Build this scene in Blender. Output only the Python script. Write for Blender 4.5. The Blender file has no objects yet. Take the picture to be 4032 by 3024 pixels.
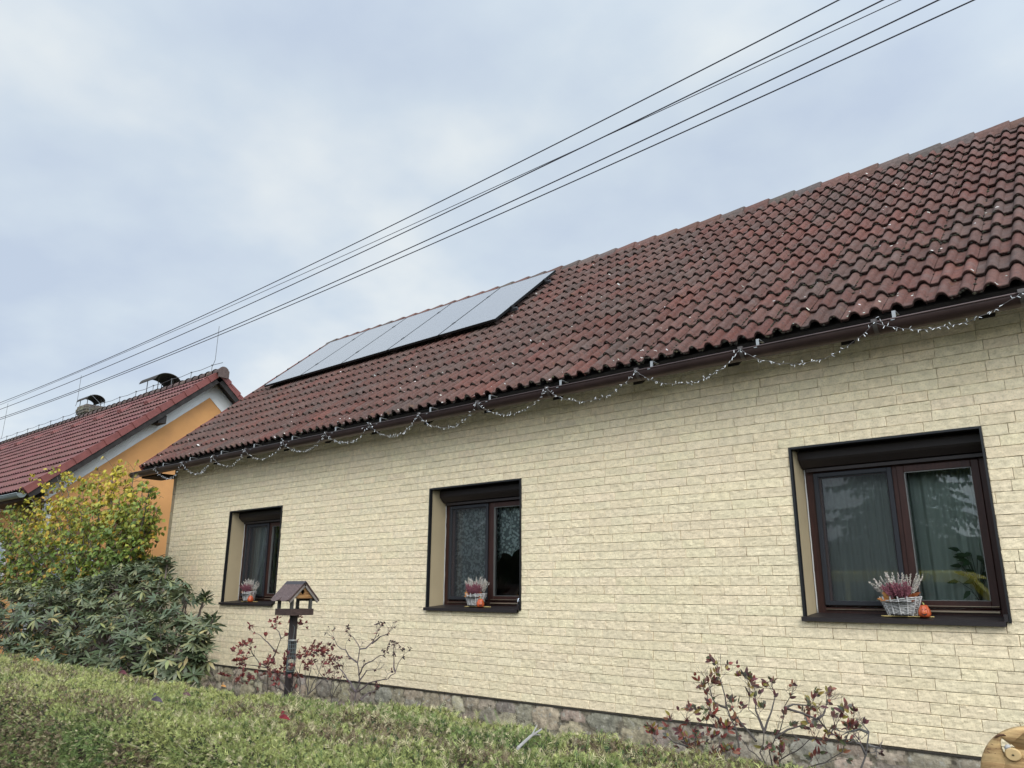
import bpy, math, random
import numpy as np
from mathutils import Vector, Matrix
S = bpy.context.scene
COL = S.collection
H = 1.6                      # eye height; everything below is given relative to the eye
rnd = random.Random(7)
rng = np.random.default_rng(11)
# ------------------------------------------------------------------ camera
F, PITCH, ROLL, YAW = 3015.78, 0.26385, 0.005026, 0.702092
cp, sp, cy_, sy_ = math.cos(PITCH), math.sin(PITCH), math.cos(YAW), math.sin(YAW)
FW = np.array([-sy_*cp, cy_*cp, sp]); RT = np.array([cy_, sy_, 0.]); UP = np.cross(RT, FW)
RT2 = RT*math.cos(ROLL)+UP*math.sin(ROLL); UP2 = -RT*math.sin(ROLL)+UP*math.cos(ROLL)
cam = bpy.data.cameras.new('camera'); cam.sensor_width = 36; cam.lens = 36*F/4032
cam.clip_start = .05; cam.clip_end = 3000
co = bpy.data.objects.new('camera', cam); COL.objects.link(co)
m = Matrix.Identity(4)
for i in range(3):
    m[i][0] = RT2[i]; m[i][1] = UP2[i]; m[i][2] = -FW[i]
m[2][3] = H
co.matrix_world = m; S.camera = co
def at(px, py, Y):           # a point of the place at depth Y (metres towards the house)
    d = FW+(px-2016)/F*RT2-(py-1512)/F*UP2
    return d/d[1]*Y
# ------------------------------------------------------------------ light
SUN = np.array([.62, -.55, .62]); SUN = SUN/np.linalg.norm(SUN)
W = bpy.data.worlds.new('World'); S.world = W; W.use_nodes = True
nt = W.node_tree; N = nt.nodes; L = nt.links; N.clear()
def nd(t, **k):
    n = N.new(t)
    for a, b in k.items(): setattr(n, a, b)
    return n
sky = nd('ShaderNodeTexSky', sky_type='NISHITA', sun_disc=False)
sky.sun_elevation = math.asin(SUN[2]); sky.sun_rotation = math.atan2(SUN[0], SUN[1])
tc = nd('ShaderNodeTexCoord'); sep = nd('ShaderNodeSeparateXYZ'); L.new(tc.outputs['Generated'], sep.inputs[0])
def mth(op, a, b=None, c=None):
    n = nd('ShaderNodeMath', operation=op)
    for i, v in enumerate((a, b, c)):
        if v is None: continue
        if isinstance(v, (int, float)): n.inputs[i].default_value = v
        else: L.new(v, n.inputs[i])
    return n.outputs[0]
zz = mth('ADD', mth('MAXIMUM', sep.outputs[2], 0.), .28)
cmb = nd('ShaderNodeCombineXYZ'); L.new(mth('DIVIDE', sep.outputs[0], zz), cmb.inputs[0]); L.new(mth('DIVIDE', sep.outputs[1], zz), cmb.inputs[1])
def wnoise(scale, det, rough=.5, off=(0, 0, 0), dist=0.):
    mp = nd('ShaderNodeMapping'); mp.inputs['Location'].default_value = off; L.new(cmb.outputs[0], mp.inputs[0])
    n = nd('ShaderNodeTexNoise'); n.inputs['Scale'].default_value = scale; n.inputs['Detail'].default_value = det
    n.inputs['Roughness'].default_value = rough; n.inputs['Distortion'].default_value = dist; L.new(mp.outputs[0], n.inputs['Vector']); return n.outputs['Fac']
def wramp(fac, stops):
    r = nd('ShaderNodeValToRGB'); e = r.color_ramp.elements
    e[0].position, e[0].color = stops[0][0], (*stops[0][1], 1); e[1].position, e[1].color = stops[1][0], (*stops[1][1], 1)
    for p, c in stops[2:]:
        q = e.new(p); q.color = (*c, 1)
    L.new(fac, r.inputs[0]); return r.outputs[0]
def wmix(f, a, b, mode='MIX'):
    n = nd('ShaderNodeMixRGB', blend_type=mode)
    for i, v in zip((0, 1, 2), (f, a, b)):
        if isinstance(v, (int, float)): n.inputs[i].default_value = v
        elif isinstance(v, tuple): n.inputs[i].default_value = (*v, 1)
        else: L.new(v, n.inputs[i])
    return n.outputs[0]
fac = mth('ADD', mth('MULTIPLY', wnoise(1.7, 4., .5, (3.1, 1.7, 0), .3), .65), mth('MULTIPLY', wnoise(4.5, 5., .5, (8, 2, 0)), .35))
cl = wramp(fac, [(.37, (.60, .70, .85)), (.64, (.88, .94, .97)), (.50, (.70, .80, .905))])
cl = wmix(mth('MULTIPLY', mth('SUBTRACT', wnoise(1.0, 2., .4, (0, 5, 0)), .42), .6), cl, (.61, .70, .87))
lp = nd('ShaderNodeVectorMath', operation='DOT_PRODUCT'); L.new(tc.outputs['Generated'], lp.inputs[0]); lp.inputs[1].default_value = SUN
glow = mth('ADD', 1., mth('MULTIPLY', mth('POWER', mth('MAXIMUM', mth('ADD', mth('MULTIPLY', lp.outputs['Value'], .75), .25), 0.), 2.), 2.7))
up = mth('ADD', .95, mth('MULTIPLY', mth('POWER', mth('SUBTRACT', 1., mth('MAXIMUM', sep.outputs[2], 0.)), 4.), .08))
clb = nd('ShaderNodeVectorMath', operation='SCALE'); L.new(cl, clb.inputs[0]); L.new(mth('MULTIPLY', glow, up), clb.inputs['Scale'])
b1 = nd('ShaderNodeBackground'); L.new(sky.outputs[0], b1.inputs[0]); b1.inputs[1].default_value = .05
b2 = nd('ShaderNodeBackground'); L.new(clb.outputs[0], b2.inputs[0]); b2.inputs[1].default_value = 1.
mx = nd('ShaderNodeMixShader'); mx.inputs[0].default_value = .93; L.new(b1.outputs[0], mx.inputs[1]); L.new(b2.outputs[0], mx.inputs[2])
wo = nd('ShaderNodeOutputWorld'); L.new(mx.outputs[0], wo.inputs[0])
sl = bpy.data.lights.new('sun', 'SUN'); sl.energy = 1.4; sl.angle = math.radians(40); sl.color = (1., .95, .87)
so = bpy.data.objects.new('sun', sl); COL.objects.link(so)
so.rotation_euler = Vector(SUN).to_track_quat('Z', 'Y').to_euler()
S.view_settings.view_transform = 'Standard'; S.view_settings.look = 'None'; S.view_settings.exposure = 0; S.view_settings.gamma = 1
# ------------------------------------------------------------------ materials
MATS = {}
def mat(name, col=(.5, .5, .5), rough=.7, metal=0., var=0., vscale=8., bump=0., bscale=60., attr=False, spec=.5, trans=0.,
        col2=None, c2scale=3., c2range=(.45, .6), stretch=None, bump2=0., b2scale=8.):
    if name in MATS: return MATS[name]
    M = bpy.data.materials.new(name); M.use_nodes = True; MATS[name] = M
    t = M.node_tree; n = t.nodes; l = t.links; P = n['Principled BSDF']
    P.inputs['Roughness'].default_value = rough; P.inputs['Metallic'].default_value = metal; P.inputs['Specular IOR Level'].default_value = spec
    tc = n.new('ShaderNodeTexCoord'); src = tc.outputs['Object']
    if stretch:
        mp = n.new('ShaderNodeMapping'); mp.inputs['Scale'].default_value = stretch; l.new(src, mp.inputs[0]); src = mp.outputs[0]
    def noise(sc, det=4.):
        q = n.new('ShaderNodeTexNoise'); q.inputs['Scale'].default_value = sc; q.inputs['Detail'].default_value = det; l.new(src, q.inputs['Vector']); return q.outputs['Fac']
    if attr:
        a = n.new('ShaderNodeAttribute'); a.attribute_name = 'col'; c = a.outputs['Color']
    else:
        r = n.new('ShaderNodeRGB'); r.outputs[0].default_value = (*col, 1); c = r.outputs[0]
    if col2:
        mr = n.new('ShaderNodeMapRange'); mr.inputs[1].default_value, mr.inputs[2].default_value = c2range; l.new(noise(c2scale, 6.), mr.inputs[0])
        q = n.new('ShaderNodeMixRGB'); l.new(mr.outputs[0], q.inputs[0]); l.new(c, q.inputs[1]); q.inputs[2].default_value = (*col2, 1); c = q.outputs[0]
    if var:
        mr = n.new('ShaderNodeMapRange'); mr.inputs[1].default_value = .3; mr.inputs[2].default_value = .7; mr.inputs[3].default_value = 1-var; mr.inputs[4].default_value = 1+var
        l.new(noise(vscale, 6.), mr.inputs[0])
        q = n.new('ShaderNodeVectorMath'); q.operation = 'SCALE'; l.new(c, q.inputs[0]); l.new(mr.outputs[0], q.inputs['Scale']); c = q.outputs[0]
    l.new(c, P.inputs['Base Color'])
    nrm = None
    for st, sc in ((bump2, b2scale), (bump, bscale)):
        if st:
            b = n.new('ShaderNodeBump'); b.inputs['Strength'].default_value = st; b.inputs['Distance'].default_value = .5/sc; l.new(noise(sc, 5.), b.inputs['Height'])
            if nrm: l.new(nrm, b.inputs['Normal'])
            nrm = b.outputs[0]
    if nrm: l.new(nrm, P.inputs['Normal'])
    if trans:
        tr = n.new('ShaderNodeBsdfTranslucent'); l.new(c, tr.inputs[0]); ms = n.new('ShaderNodeMixShader'); ms.inputs[0].default_value = trans
        l.new(P.outputs[0], ms.inputs[1]); l.new(tr.outputs[0], ms.inputs[2]); l.new(ms.outputs[0], n['Material Output'].inputs[0])
    return M
def glassmat(name, tint=(.90, .96, .94), ior=1.8):
    if name in MATS: return MATS[name]
    M = bpy.data.materials.new(name); M.use_nodes = True; MATS[name] = M
    t = M.node_tree; n = t.nodes; l = t.links; n.clear()
    o = n.new('ShaderNodeOutputMaterial'); tr = n.new('ShaderNodeBsdfTransparent'); tr.inputs[0].default_value = (*tint, 1)
    g = n.new('ShaderNodeBsdfGlossy'); g.inputs['Roughness'].default_value = .01; f = n.new('ShaderNodeFresnel'); f.inputs[0].default_value = ior
    x = n.new('ShaderNodeMixShader'); l.new(f.outputs[0], x.inputs[0]); l.new(tr.outputs[0], x.inputs[1]); l.new(g.outputs[0], x.inputs[2]); l.new(x.outputs[0], o.inputs[0]); return M
def sheer(name, col, alpha, lace=False):
    if name in MATS: return MATS[name]
    M = bpy.data.materials.new(name); M.use_nodes = True; MATS[name] = M
    t = M.node_tree; n = t.nodes; l = t.links; n.clear()
    o = n.new('ShaderNodeOutputMaterial'); tr = n.new('ShaderNodeBsdfTransparent'); d = n.new('ShaderNodeBsdfDiffuse'); d.inputs[0].default_value = (*col, 1)
    tl = n.new('ShaderNodeBsdfTranslucent'); tl.inputs[0].default_value = (*col, 1)
    c = n.new('ShaderNodeMixShader'); c.inputs[0].default_value = .35; l.new(d.outputs[0], c.inputs[1]); l.new(tl.outputs[0], c.inputs[2])
    x = n.new('ShaderNodeMixShader'); l.new(tr.outputs[0], x.inputs[1]); l.new(c.outputs[0], x.inputs[2]); l.new(x.outputs[0], o.inputs[0])
    if lace:
        tc = n.new('ShaderNodeTexCoord'); v = n.new('ShaderNodeTexVoronoi'); v.inputs['Scale'].default_value = 30; l.new(tc.outputs['Object'], v.inputs['Vector'])
        w = n.new('ShaderNodeTexNoise'); w.inputs['Scale'].default_value = 30; w.inputs['Detail'].default_value = 2; l.new(tc.outputs['Object'], w.inputs['Vector'])
        a = n.new('ShaderNodeMath'); a.operation = 'ADD'; l.new(v.outputs['Distance'], a.inputs[0]); l.new(w.outputs['Fac'], a.inputs[1])
        r = n.new('ShaderNodeMapRange'); r.inputs[1].default_value = .95; r.inputs[2].default_value = 1.03; r.inputs[3].default_value = alpha; r.inputs[4].default_value = alpha*.4
        l.new(a.outputs[0], r.inputs[0]); l.new(r.outputs[0], x.inputs[0])
    else: x.inputs[0].default_value = alpha
    return M
# ------------------------------------------------------------------ object helpers
ORG = {}
def tag(o, label=None, cat=None, group=None, kind=None):
    if label: o['label'] = label
    if cat: o['category'] = cat
    if group: o['group'] = group
    if kind: o['kind'] = kind
    return o
def thing(name, label, cat, loc=(0, 0, 0), group=None):
    o = bpy.data.objects.new(name, None); o.empty_display_size = .2; COL.objects.link(o)
    o.location = (loc[0], loc[1], loc[2]+H); ORG[o.name] = np.array([loc[0], loc[1], loc[2]], float)
    return tag(o, label, cat, group)
def mesh_np(name, V, Fs, material, parent=None, cols=None, smooth=False, origin=None):
    """V (n,3) rel coords; Fs list of int arrays (m,3)/(m,4); cols list of (m,3) per-face colours"""
    V = np.asarray(V, float)
    if parent is not None: org = ORG[parent.name]
    else: org = np.array(origin, float) if origin is not None else np.array([V[:, 0].mean(), V[:, 1].mean(), V[:, 2].min()])
    me = bpy.data.meshes.new(name)
    Fs = [np.asarray(f, np.int32) for f in Fs if len(f)]
    tot = sum(f.shape[0] for f in Fs); lt = sum(f.size for f in Fs)
    me.vertices.add(len(V)); me.vertices.foreach_set('co', (V-org).astype(np.float32).ravel())
    me.loops.add(lt); me.loops.foreach_set('vertex_index', np.concatenate([f.ravel() for f in Fs]))
    me.polygons.add(tot)
    sizes = np.concatenate([np.full(f.shape[0], f.shape[1], np.int32) for f in Fs]); st = np.concatenate([[0], np.cumsum(sizes)[:-1]]).astype(np.int32)
    me.polygons.foreach_set('loop_start', st)
    me.polygons.foreach_set('use_smooth', np.full(tot, smooth))
    me.update(calc_edges=True)
    if cols is not None:
        c = np.concatenate([np.asarray(k, np.float32) for k in cols]); c = np.concatenate([c, np.ones((len(c), 1), np.float32)], 1)
        a = me.color_attributes.new('col', 'FLOAT_COLOR', 'CORNER'); a.data.foreach_set('color', np.repeat(c, sizes, axis=0).ravel())
    me.materials.append(material)
    o = bpy.data.objects.new(name, me); COL.objects.link(o)
    if parent is not None: o.parent = parent; ORG[o.name] = ORG[parent.name]
    else: o.location = (org[0], org[1], org[2]+H); ORG[o.name] = org
    return o
class MB:
    def __init__(s): s.v = []; s.f3 = []; s.f4 = []; s.c3 = []; s.c4 = []; s.ng = []; s.col = (.5, .5, .5)
    def V(s, p): s.v.append(tuple(p)); return len(s.v)-1
    def q(s, a, b, c, d): s.f4.append((a, b, c, d)); s.c4.append(s.col)
    def t(s, a, b, c): s.f3.append((a, b, c)); s.c3.append(s.col)
    def quad(s, *P): s.q(*[s.V(p) for p in P])
    def tri(s, *P): s.t(*[s.V(p) for p in P])
    def box(s, x0, x1, y0, y1, z0, z1, R=None, o=(0, 0, 0)):
        P = [(x, y, z) for z in (z0, z1) for y in (y0, y1) for x in (x0, x1)]
        if R is not None: P = [tuple(np.array(R) @ np.array(p)+np.array(o)) for p in P]
        i = [s.V(p) for p in P]
        for a, b, c, d in ((0, 2, 3, 1), (4, 5, 7, 6), (0, 1, 5, 4), (2, 6, 7, 3), (0, 4, 6, 2), (1, 3, 7, 5)): s.q(i[a], i[b], i[c], i[d])
    def bbox(s, x0, x1, y0, y1, z0, z1, b=.004):
        # box with chamfered vertical/horizontal edges on the street side (y0)
        P0 = [(x0, y1, z0), (x1, y1, z0), (x1, y1, z1), (x0, y1, z1)]; P1 = [(x0, y0+b, z0), (x1, y0+b, z0), (x1, y0+b, z1), (x0, y0+b, z1)]
        P2 = [(x0+b, y0, z0+b), (x1-b, y0, z0+b), (x1-b, y0, z1-b), (x0+b, y0, z1-b)]
        I = [[s.V(p) for p in P] for P in (P0, P1, P2)]
        for k in range(2):
            for j in range(4): a, b2 = I[k], I[k+1]; s.q(a[j], a[(j+1) % 4], b2[(j+1) % 4], b2[j])
        s.q(*I[2]); s.q(*I[0][::-1])
    def tube(s, P, r, n=6, caps=True):
        P = [np.array(p, float) for p in P]; m_ = len(P)
        if isinstance(r, (int, float)): r = [r]*m_
        rings = []
        prev = None
        for i, p in enumerate(P):
            d = P[min(i+1, m_-1)]-P[max(i-1, 0)]; d = d/(np.linalg.norm(d)+1e-9)
            if prev is None:
                a = np.cross(d, (0, 0, 1) if abs(d[2]) < .9 else (1, 0, 0))
            else: a = prev-d*(prev @ d)
            a = a/(np.linalg.norm(a)+1e-9); b = np.cross(d, a); prev = a
            rings.append([s.V(p+r[i]*(math.cos(2*math.pi*k/n)*a+math.sin(2*math.pi*k/n)*b)) for k in range(n)])
        for i in range(m_-1):
            for k in range(n): s.q(rings[i][k], rings[i][(k+1) % n], rings[i+1][(k+1) % n], rings[i+1][k])
        if caps:
            for R, rev in ((rings[0], 1), (rings[-1], 0)):
                c = s.V(np.mean([s.v[k] for k in R], 0))
                for k in range(n):
                    a, b = R[k], R[(k+1) % n]
                    s.t(c, b, a) if rev else s.t(c, a, b)
    def sweep(s, prof, x0, x1, closed=False):   # profile of (y,z) points extruded along x
        A = [s.V((x0, y, z)) for y, z in prof]; B = [s.V((x1, y, z)) for y, z in prof]; n = len(prof)
        for i in range(n if closed else n-1): s.q(A[i], B[i], B[(i+1) % n], A[(i+1) % n])
        return A, B
    def prism(s, poly, w, t0, t1):              # poly of 3d pts, thickness along unit vector w
        A = [s.V(np.array(p)+np.array(w)*t0) for p in poly]; B = [s.V(np.array(p)+np.array(w)*t1) for p in poly]; n = len(poly)
        for i in range(n): s.q(A[i], A[(i+1) % n], B[(i+1) % n], B[i])
        ca = s.V(np.mean([s.v[k] for k in A], 0)); cb = s.V(np.mean([s.v[k] for k in B], 0))
        for i in range(n): s.t(ca, A[(i+1) % n], A[i]); s.t(cb, B[i], B[(i+1) % n])
    def lathe(s, prof, c, n=24, ribs=0, amp=0.):
        rings = []
        for r, z in prof:
            rings.append([s.V((c[0]+math.cos(a)*r*(1-amp*abs(math.sin(ribs*a/2))**4*0-(amp*(1-abs(math.sin(ribs*a/2))**.6) if ribs else 0)), c[1]+math.sin(a)*r*(1-(amp*(1-abs(math.sin(ribs*a/2))**.6) if ribs else 0)), c[2]+z)) for a in [2*math.pi*k/n for k in range(n)]])
        for i in range(len(rings)-1):
            for k in range(n): s.q(rings[i][k], rings[i][(k+1) % n], rings[i+1][(k+1) % n], rings[i+1][k])
    def blob(s, c, r, sq=(1, 1, 1)):
        c = np.array(c); o = [s.V(c+np.array(d)*r*np.array(sq)*rnd.uniform(.7, 1.2)) for d in ((1, 0, 0), (0, 1, 0), (-1, 0, 0), (0, -1, 0), (0, 0, 1), (0, 0, -1))]
        for k in range(4): s.t(o[k], o[(k+1) % 4], o[4]); s.t(o[(k+1) % 4], o[k], o[5])
    def build(s, name, material, parent=None, smooth=False, origin=None, attr=False):
        Fs, Cs = [], []
        if s.f4: Fs.append(s.f4); Cs.append(s.c4)
        if s.f3: Fs.append(s.f3); Cs.append(s.c3)
        return mesh_np(name, s.v, Fs, material, parent, Cs if attr else None, smooth, origin)
def jit(c, a=.12): 
    k = 1+rnd.uniform(-a, a); return tuple(max(0, x*k*(1+rnd.uniform(-a, a)*.3)) for x in c)
def norm(v): v = np.array(v, float); return v/(np.linalg.norm(v)+1e-9)
def copy_tree(o, parent=None):
    c = o.copy(); COL.objects.link(c)
    if parent is not None: c.parent = parent
    ORG[c.name] = ORG.get(o.name, np.zeros(3))
    for ch in [k for k in KIDS.get(o.name, [])]: copy_tree(ch, c)
    return c
KIDS = {}
def note_kids():
    KIDS.clear()
    for o in COL.objects:
        if o.parent: KIDS.setdefault(o.parent.name, []).append(o)
# ------------------------------------------------------------------ ground
GZ = -1.50                    # garden level by the house
b = MB(); b.quad((-600, -600, -1.62), (600, -600, -1.62), (600, 600, -1.62), (-600, 600, -1.62))
tag(b.build('ground', mat('grass_far', (.06, .085, .03), .95, var=.4, vscale=.6)), kind='structure')
b = MB(); b.box(-60, 40, -7, -1.2, -1.7, -1.60)
tag(b.build('road', mat('asphalt', (.05, .05, .052), .9, var=.2, vscale=3, bump=.3, bscale=200)), kind='structure')
b = MB(); b.box(-60, 40, -1.196, 1.15, -1.7, -1.50)
tag(b.build('pavement', mat('paving', (.22, .21, .19), .9, var=.2, vscale=2, bump=.3, bscale=80)), kind='structure')
n = 60
X = np.linspace(-40, 12, 140); Y = np.linspace(1.2, 14, 40)
gx, gy = np.meshgrid(X, Y); gz = GZ-.05*np.clip((3.2-gy)/2, 0, 1)+rng.normal(0, .012, gx.shape)
V = np.stack([gx, gy, gz], -1).reshape(-1, 3); nx = len(X)
Fq = [(j*nx+i, j*nx+i+1, (j+1)*nx+i+1, (j+1)*nx+i) for j in range(len(Y)-1) for i in range(nx-1)]
tag(mesh_np('garden_soil', V, [Fq], mat('soil', (.045, .034, .022), .95, var=.4, vscale=4, col2=(.05, .07, .02), c2scale=1.5, bump=.6, bscale=40), smooth=True), kind='structure')
# ------------------------------------------------------------------ the cream house
D = 6.5
XL, XR = -13.24, 3.2
T = math.tan(math.radians(40.6)); CT, ST = math.cos(math.radians(40.6)), math.sin(math.radians(40.6))
EY, EZ = 6.1, 2.08
RY, RZ = 9.89, 2.08+(9.89-6.1)*T
SL = (RY-EY)/CT
RX0, RX1 = -13.83, 3.6
house = thing('brick_clad_house', 'long cream split-stone clad bungalow with a weathered red-brown tiled roof', 'house', (-5, 8.5, GZ))
CH = .0818; ZB = -1.092
WX = [(-11.35, -9.905), (-6.80, -5.355), (-2.38, -.935)]
WZ0, WZ1 = -.192, 1.198
segs = []
ncr = int((2.36-ZB)/CH)+1
for k in range(ncr):
    z0, z1 = ZB+k*CH, min(ZB+(k+1)*CH, 2.36)
    x = XL-rnd.uniform(0, .2)
    if k % 2: x -= .1
    zc = (z0+z1)/2
    while x < XR:
        w = rnd.choice([.19, .225, .255, .29, .33, .33, .38]); a, c = max(x, XL), min(x+w, XR); x += w
        parts = [(a, c)]
        if WZ0 < zc < WZ1:
            for (p, q_) in WX:
                nw = []
                for (u, v) in parts:
                    if v <= p or u >= q_: nw.append((u, v)); continue
                    if u < p: nw.append((u, p))
                    if v > q_: nw.append((q_, v))
                parts = nw
        for (u, v) in parts:
            if v-u > .006: segs.append((u, v, z0, z1))
VV, FF, CC = [], [], []; base = 0
for (u, v, z0, z1) in segs:
    g = .0010+rnd.random()*.0012; u += g; v -= g; z0 += .0016; z1 -= .0016
    if v-u < .003: continue
    nx = max(3, int((v-u)/.022)+2); nz = 6
    xs = np.concatenate([[u, u], np.linspace(u+.004, v-.004, nx), [v, v]]); zs = np.concatenate([[z0, z0], np.linspace(z0+.003, z1-.003, nz), [z1, z1]])
    gx, gz = np.meshgrid(xs, zs); off = rnd.uniform(-.002, .002)
    r_ = rng.normal(0, .0011, gx.shape); r_ = (r_+np.roll(r_, 1, 1)*.6+np.roll(r_, 1, 0)*.3)
    gy = D+off+r_
    gy[[1, -2], :] = D+off+.0022; gy[:, [1, -2]] = np.maximum(gy[:, [1, -2]], D+off+.001)
    gy[[0, -1], :] = D+.019; gy[:, [0, -1]] = D+.019
    P = np.stack([gx, gy, gz], -1).reshape(-1, 3); VV.append(P)
    R_, C_ = gx.shape
    idx = np.arange(R_*C_).reshape(R_, C_)+base
    q_ = np.stack([idx[:-1, :-1], idx[:-1, 1:], idx[1:, 1:], idx[1:, :-1]], -1).reshape(-1, 4); FF.append(q_); base += R_*C_
    c = jit((.79, .66, .45), .05); CC.append(np.tile(c, (len(q_), 1)))
mesh_np('stone_cladding', np.concatenate(VV), [np.concatenate(FF)], mat('split_stone', attr=True, rough=.9, var=.13, vscale=16, col2=(.60, .50, .33), c2scale=75, c2range=(.48, .75), bump=.5, bscale=130, bump2=.3, b2scale=45, spec=.2), house, [np.concatenate(CC)])
# backing wall with holes, side and back walls, inside faces
b = MB(); yb = D+.018
xs = [XL-.1]+[w for p in WX for w in p]+[XR]
for i in range(0, len(xs), 2): b.box(xs[i], xs[i+1], yb, D+.28, GZ-.3, 2.36)
for (p, q_) in WX: b.box(p, q_, yb, D+.28, GZ-.3, WZ0-.02); b.box(p, q_, yb, D+.28, WZ1+.0, 2.36)
b.box(XL-.1, XL+.2, D+.28, 13.2, GZ-.3, 2.36); b.box(XR-.3, XR, D+.28, 13.2, GZ-.3, 2.36); b.box(XL+.2, XR-.3, 12.9, 13.2, GZ-.3, 2.36)
for xx in (XL-.1, XR-.2): b.prism([(xx, D+.02, 2.36), (xx, 13.2, 2.36), (xx, RY, RZ-.15)], (1, 0, 0), 0, .2)
b.build('wall', mat('mortar', (.30, .25, .17), .95), house)
b = MB(); b.box(XL+.2, XR-.3, 10.6, 10.7, -.9, 1.7); b.box(XL+.2, XR-.3, D+.3, 10.6, -1.0, -.9); b.box(XL+.2, XR-.3, D+.3, 10.6, 1.6, 1.7)
for xx in (-8.6, -3.9): b.box(xx, xx+.1, D+.3, 10.6, -.9, 1.6)
b.build('room', mat('room_paint', (.22, .21, .19), .9), house)
# corner strip of flat stone blocks
b = MB()
z = GZ
while z < 2.2:
    h = rnd.uniform(.22, .3); b.col = jit((.34, .27, .17), .1); b.bbox(XL-.115, XL-.002, D+.002+rnd.random()*.004, D+.5, z+.003, min(z+h, 2.25)); z += h
b.build('corner_stone', mat('corner_stone', attr=True, rough=.9, var=.15, vscale=12, bump=.3, bscale=60), house, attr=True)
# drip profile under the cladding
b = MB(); b.sweep([(D-.010, ZB-.004), (D-.010, ZB-.014), (D+.04, ZB-.014)], XL-.02, XR); b.sweep([(D-.012, ZB-.004), (D+.015, ZB-.001)], XL-.02, XR)
b.build('base_profile', mat('dark_zinc', (.09, .078, .065), .5, .6), house)
# ---- rubble plinth: irregular blocks with mortar
b = MB(); b.quad((XL-.1, D+.030, GZ-.3), (XR, D+.030, GZ-.3), (XR, D+.030, ZB-.02), (XL-.1, D+.030, ZB-.02))
nx_, nz_ = 900, 26
X = np.linspace(XL-.1, XR, nx_); Z = np.linspace(GZ-.25, ZB-.02, nz_)
cells = []
xx = XL-.1
while xx < XR:
    w = rnd.uniform(.16, .36); hh = rnd.choice([.10, .13, .19, .24]); top_ = ZB-.02
    cells.append((xx+w/2, top_-hh/2, w/2, hh/2)); h2 = rnd.uniform(.12, .18); cells.append((xx+w/2+rnd.uniform(-.03, .03), top_-hh-h2/2, w/2, h2/2)); cells.append((xx+w/2, top_-hh-h2-.08, w/2, .08))
    xx += w
cells = np.array(cells)
gx, gz = np.meshgrid(X, Z); best = np.full(gx.shape, 9.); bi = np.zeros(gx.shape, int)
wob = np.sin(gx*23)*.02+np.sin(gz*31+gx*7)*.02
for i, (cx, cz, w, h) in enumerate(cells):
    dd = (np.abs((gx+wob-cx)/w)**3+np.abs((gz+wob*.6-cz)/h)**3)**(1/3); mk = dd < best; best[mk] = dd[mk]; bi[mk] = i
hgt = np.clip((1.02-best)*6, 0, 1); hgt = hgt*hgt*(3-2*hgt)
cr = rng.uniform(.4, 1., len(cells)); cc = np.array([jit((.34, .285, .20) if rnd.random() < .55 else (.25, .21, .16), .22) for _ in cells])
gy = D+.008-hgt*.024*cr[bi]+rng.normal(0, .0025, gx.shape)-.003*np.sin(gx*41+gz*60)*np.sin(gz*73-gx*19)
V = np.stack([gx, gy, gz], -1).reshape(-1, 3); idx = np.arange(gx.size).reshape(gx.shape)
q_ = np.stack([idx[:-1, :-1], idx[:-1, 1:], idx[1:, 1:], idx[1:, :-1]], -1).reshape(-1, 4)
hm = hgt[:-1, :-1].reshape(-1, 1); C_ = cc[bi[:-1, :-1]].reshape(-1, 3)*hm+np.array([.22, .185, .13])*(1-hm); ed = np.exp(-((hm-.35)/.2)**2)*(rng.random(hm.shape) < .8); C_ = C_*(1-.55*ed)
mesh_np('plinth', V, [q_], mat('rubble', attr=True, rough=.95, var=.38, vscale=14, col2=(.36, .33, .27), c2scale=22, c2range=(.56, .70), bump=.8, bscale=50, bump2=.5, b2scale=15), house, [C_], smooth=True)
# ---- roof
def rp(x, v, n): return (x, EY+v*CT-n*ST, EZ+v*ST+n*CT)
def tile_roof(name, x0, x1, rows, rl, tw, matl, parent, P, colf, prof, nprof=34, t0=.034, seed=3, thick=.020, keep=None):
    rg = np.random.default_rng(seed); s = np.linspace(0, 1, nprof); h = prof(s)
    nc = int(round((x1-x0)/tw)); VV, Fq, CC = [], [], []; base = 0
    for r in range(rows):
        for c in range(nc):
            if keep and not keep(r, c, x0+c*tw): continue
            xa = x0+c*tw+.002+rg.normal(0, .0012); jn = rg.normal(0, .0016); jv = rg.normal(0, .004); tl = rg.normal(0, .0022)
            xv = xa+s*(tw-.004)
            v0 = r*rl+jv; v1 = (r+1)*rl+.03
            if r == rows-1: v1 = (r+1)*rl
            nn0 = h+t0+jn+tl*(s-.5)*2
            ragged = np.abs(rg.normal(0, .0022, nprof))
            rowsv = [(v0+.004+ragged, nn0-thick-.004), (v0+ragged*.6, nn0-.005), (v0+.006+0*s, nn0), (v0+.12+0*s, nn0-t0*.33), (v1+0*s, h+jn-.001)]
            for vv, nn in rowsv: VV.append(P(xv, vv, nn))
            VV.append(P(np.array([xv[0]]*2+[xv[-1]]*2), np.array([v0, v1, v0, v1]), np.array([nn0[0]-thick-.01, h[0]-thick, nn0[-1]-thick-.01, h[-1]-thick])))
            k = nprof
            for a in range(4):
                i = np.arange(k-1)+base+a*k; Fq.append(np.stack([i, i+1, i+1+k, i+k], -1))
            e = base+5*k
            Fq.append(np.array([[base+k, base+4*k, e+1, e], [base+2*k-1, e+2, e+3, base+5*k-1]]))
            col = colf(rg, x0+c*tw, r)
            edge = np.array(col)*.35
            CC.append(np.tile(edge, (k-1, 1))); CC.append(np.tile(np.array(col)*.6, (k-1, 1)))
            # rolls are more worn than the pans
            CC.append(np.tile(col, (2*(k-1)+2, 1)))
            base += 5*k+4
    V = np.concatenate([np.stack(v, -1) for v in VV]); 
    return mesh_np(name, V, [np.concatenate(Fq)], matl, parent, [np.concatenate(CC)])
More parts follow.
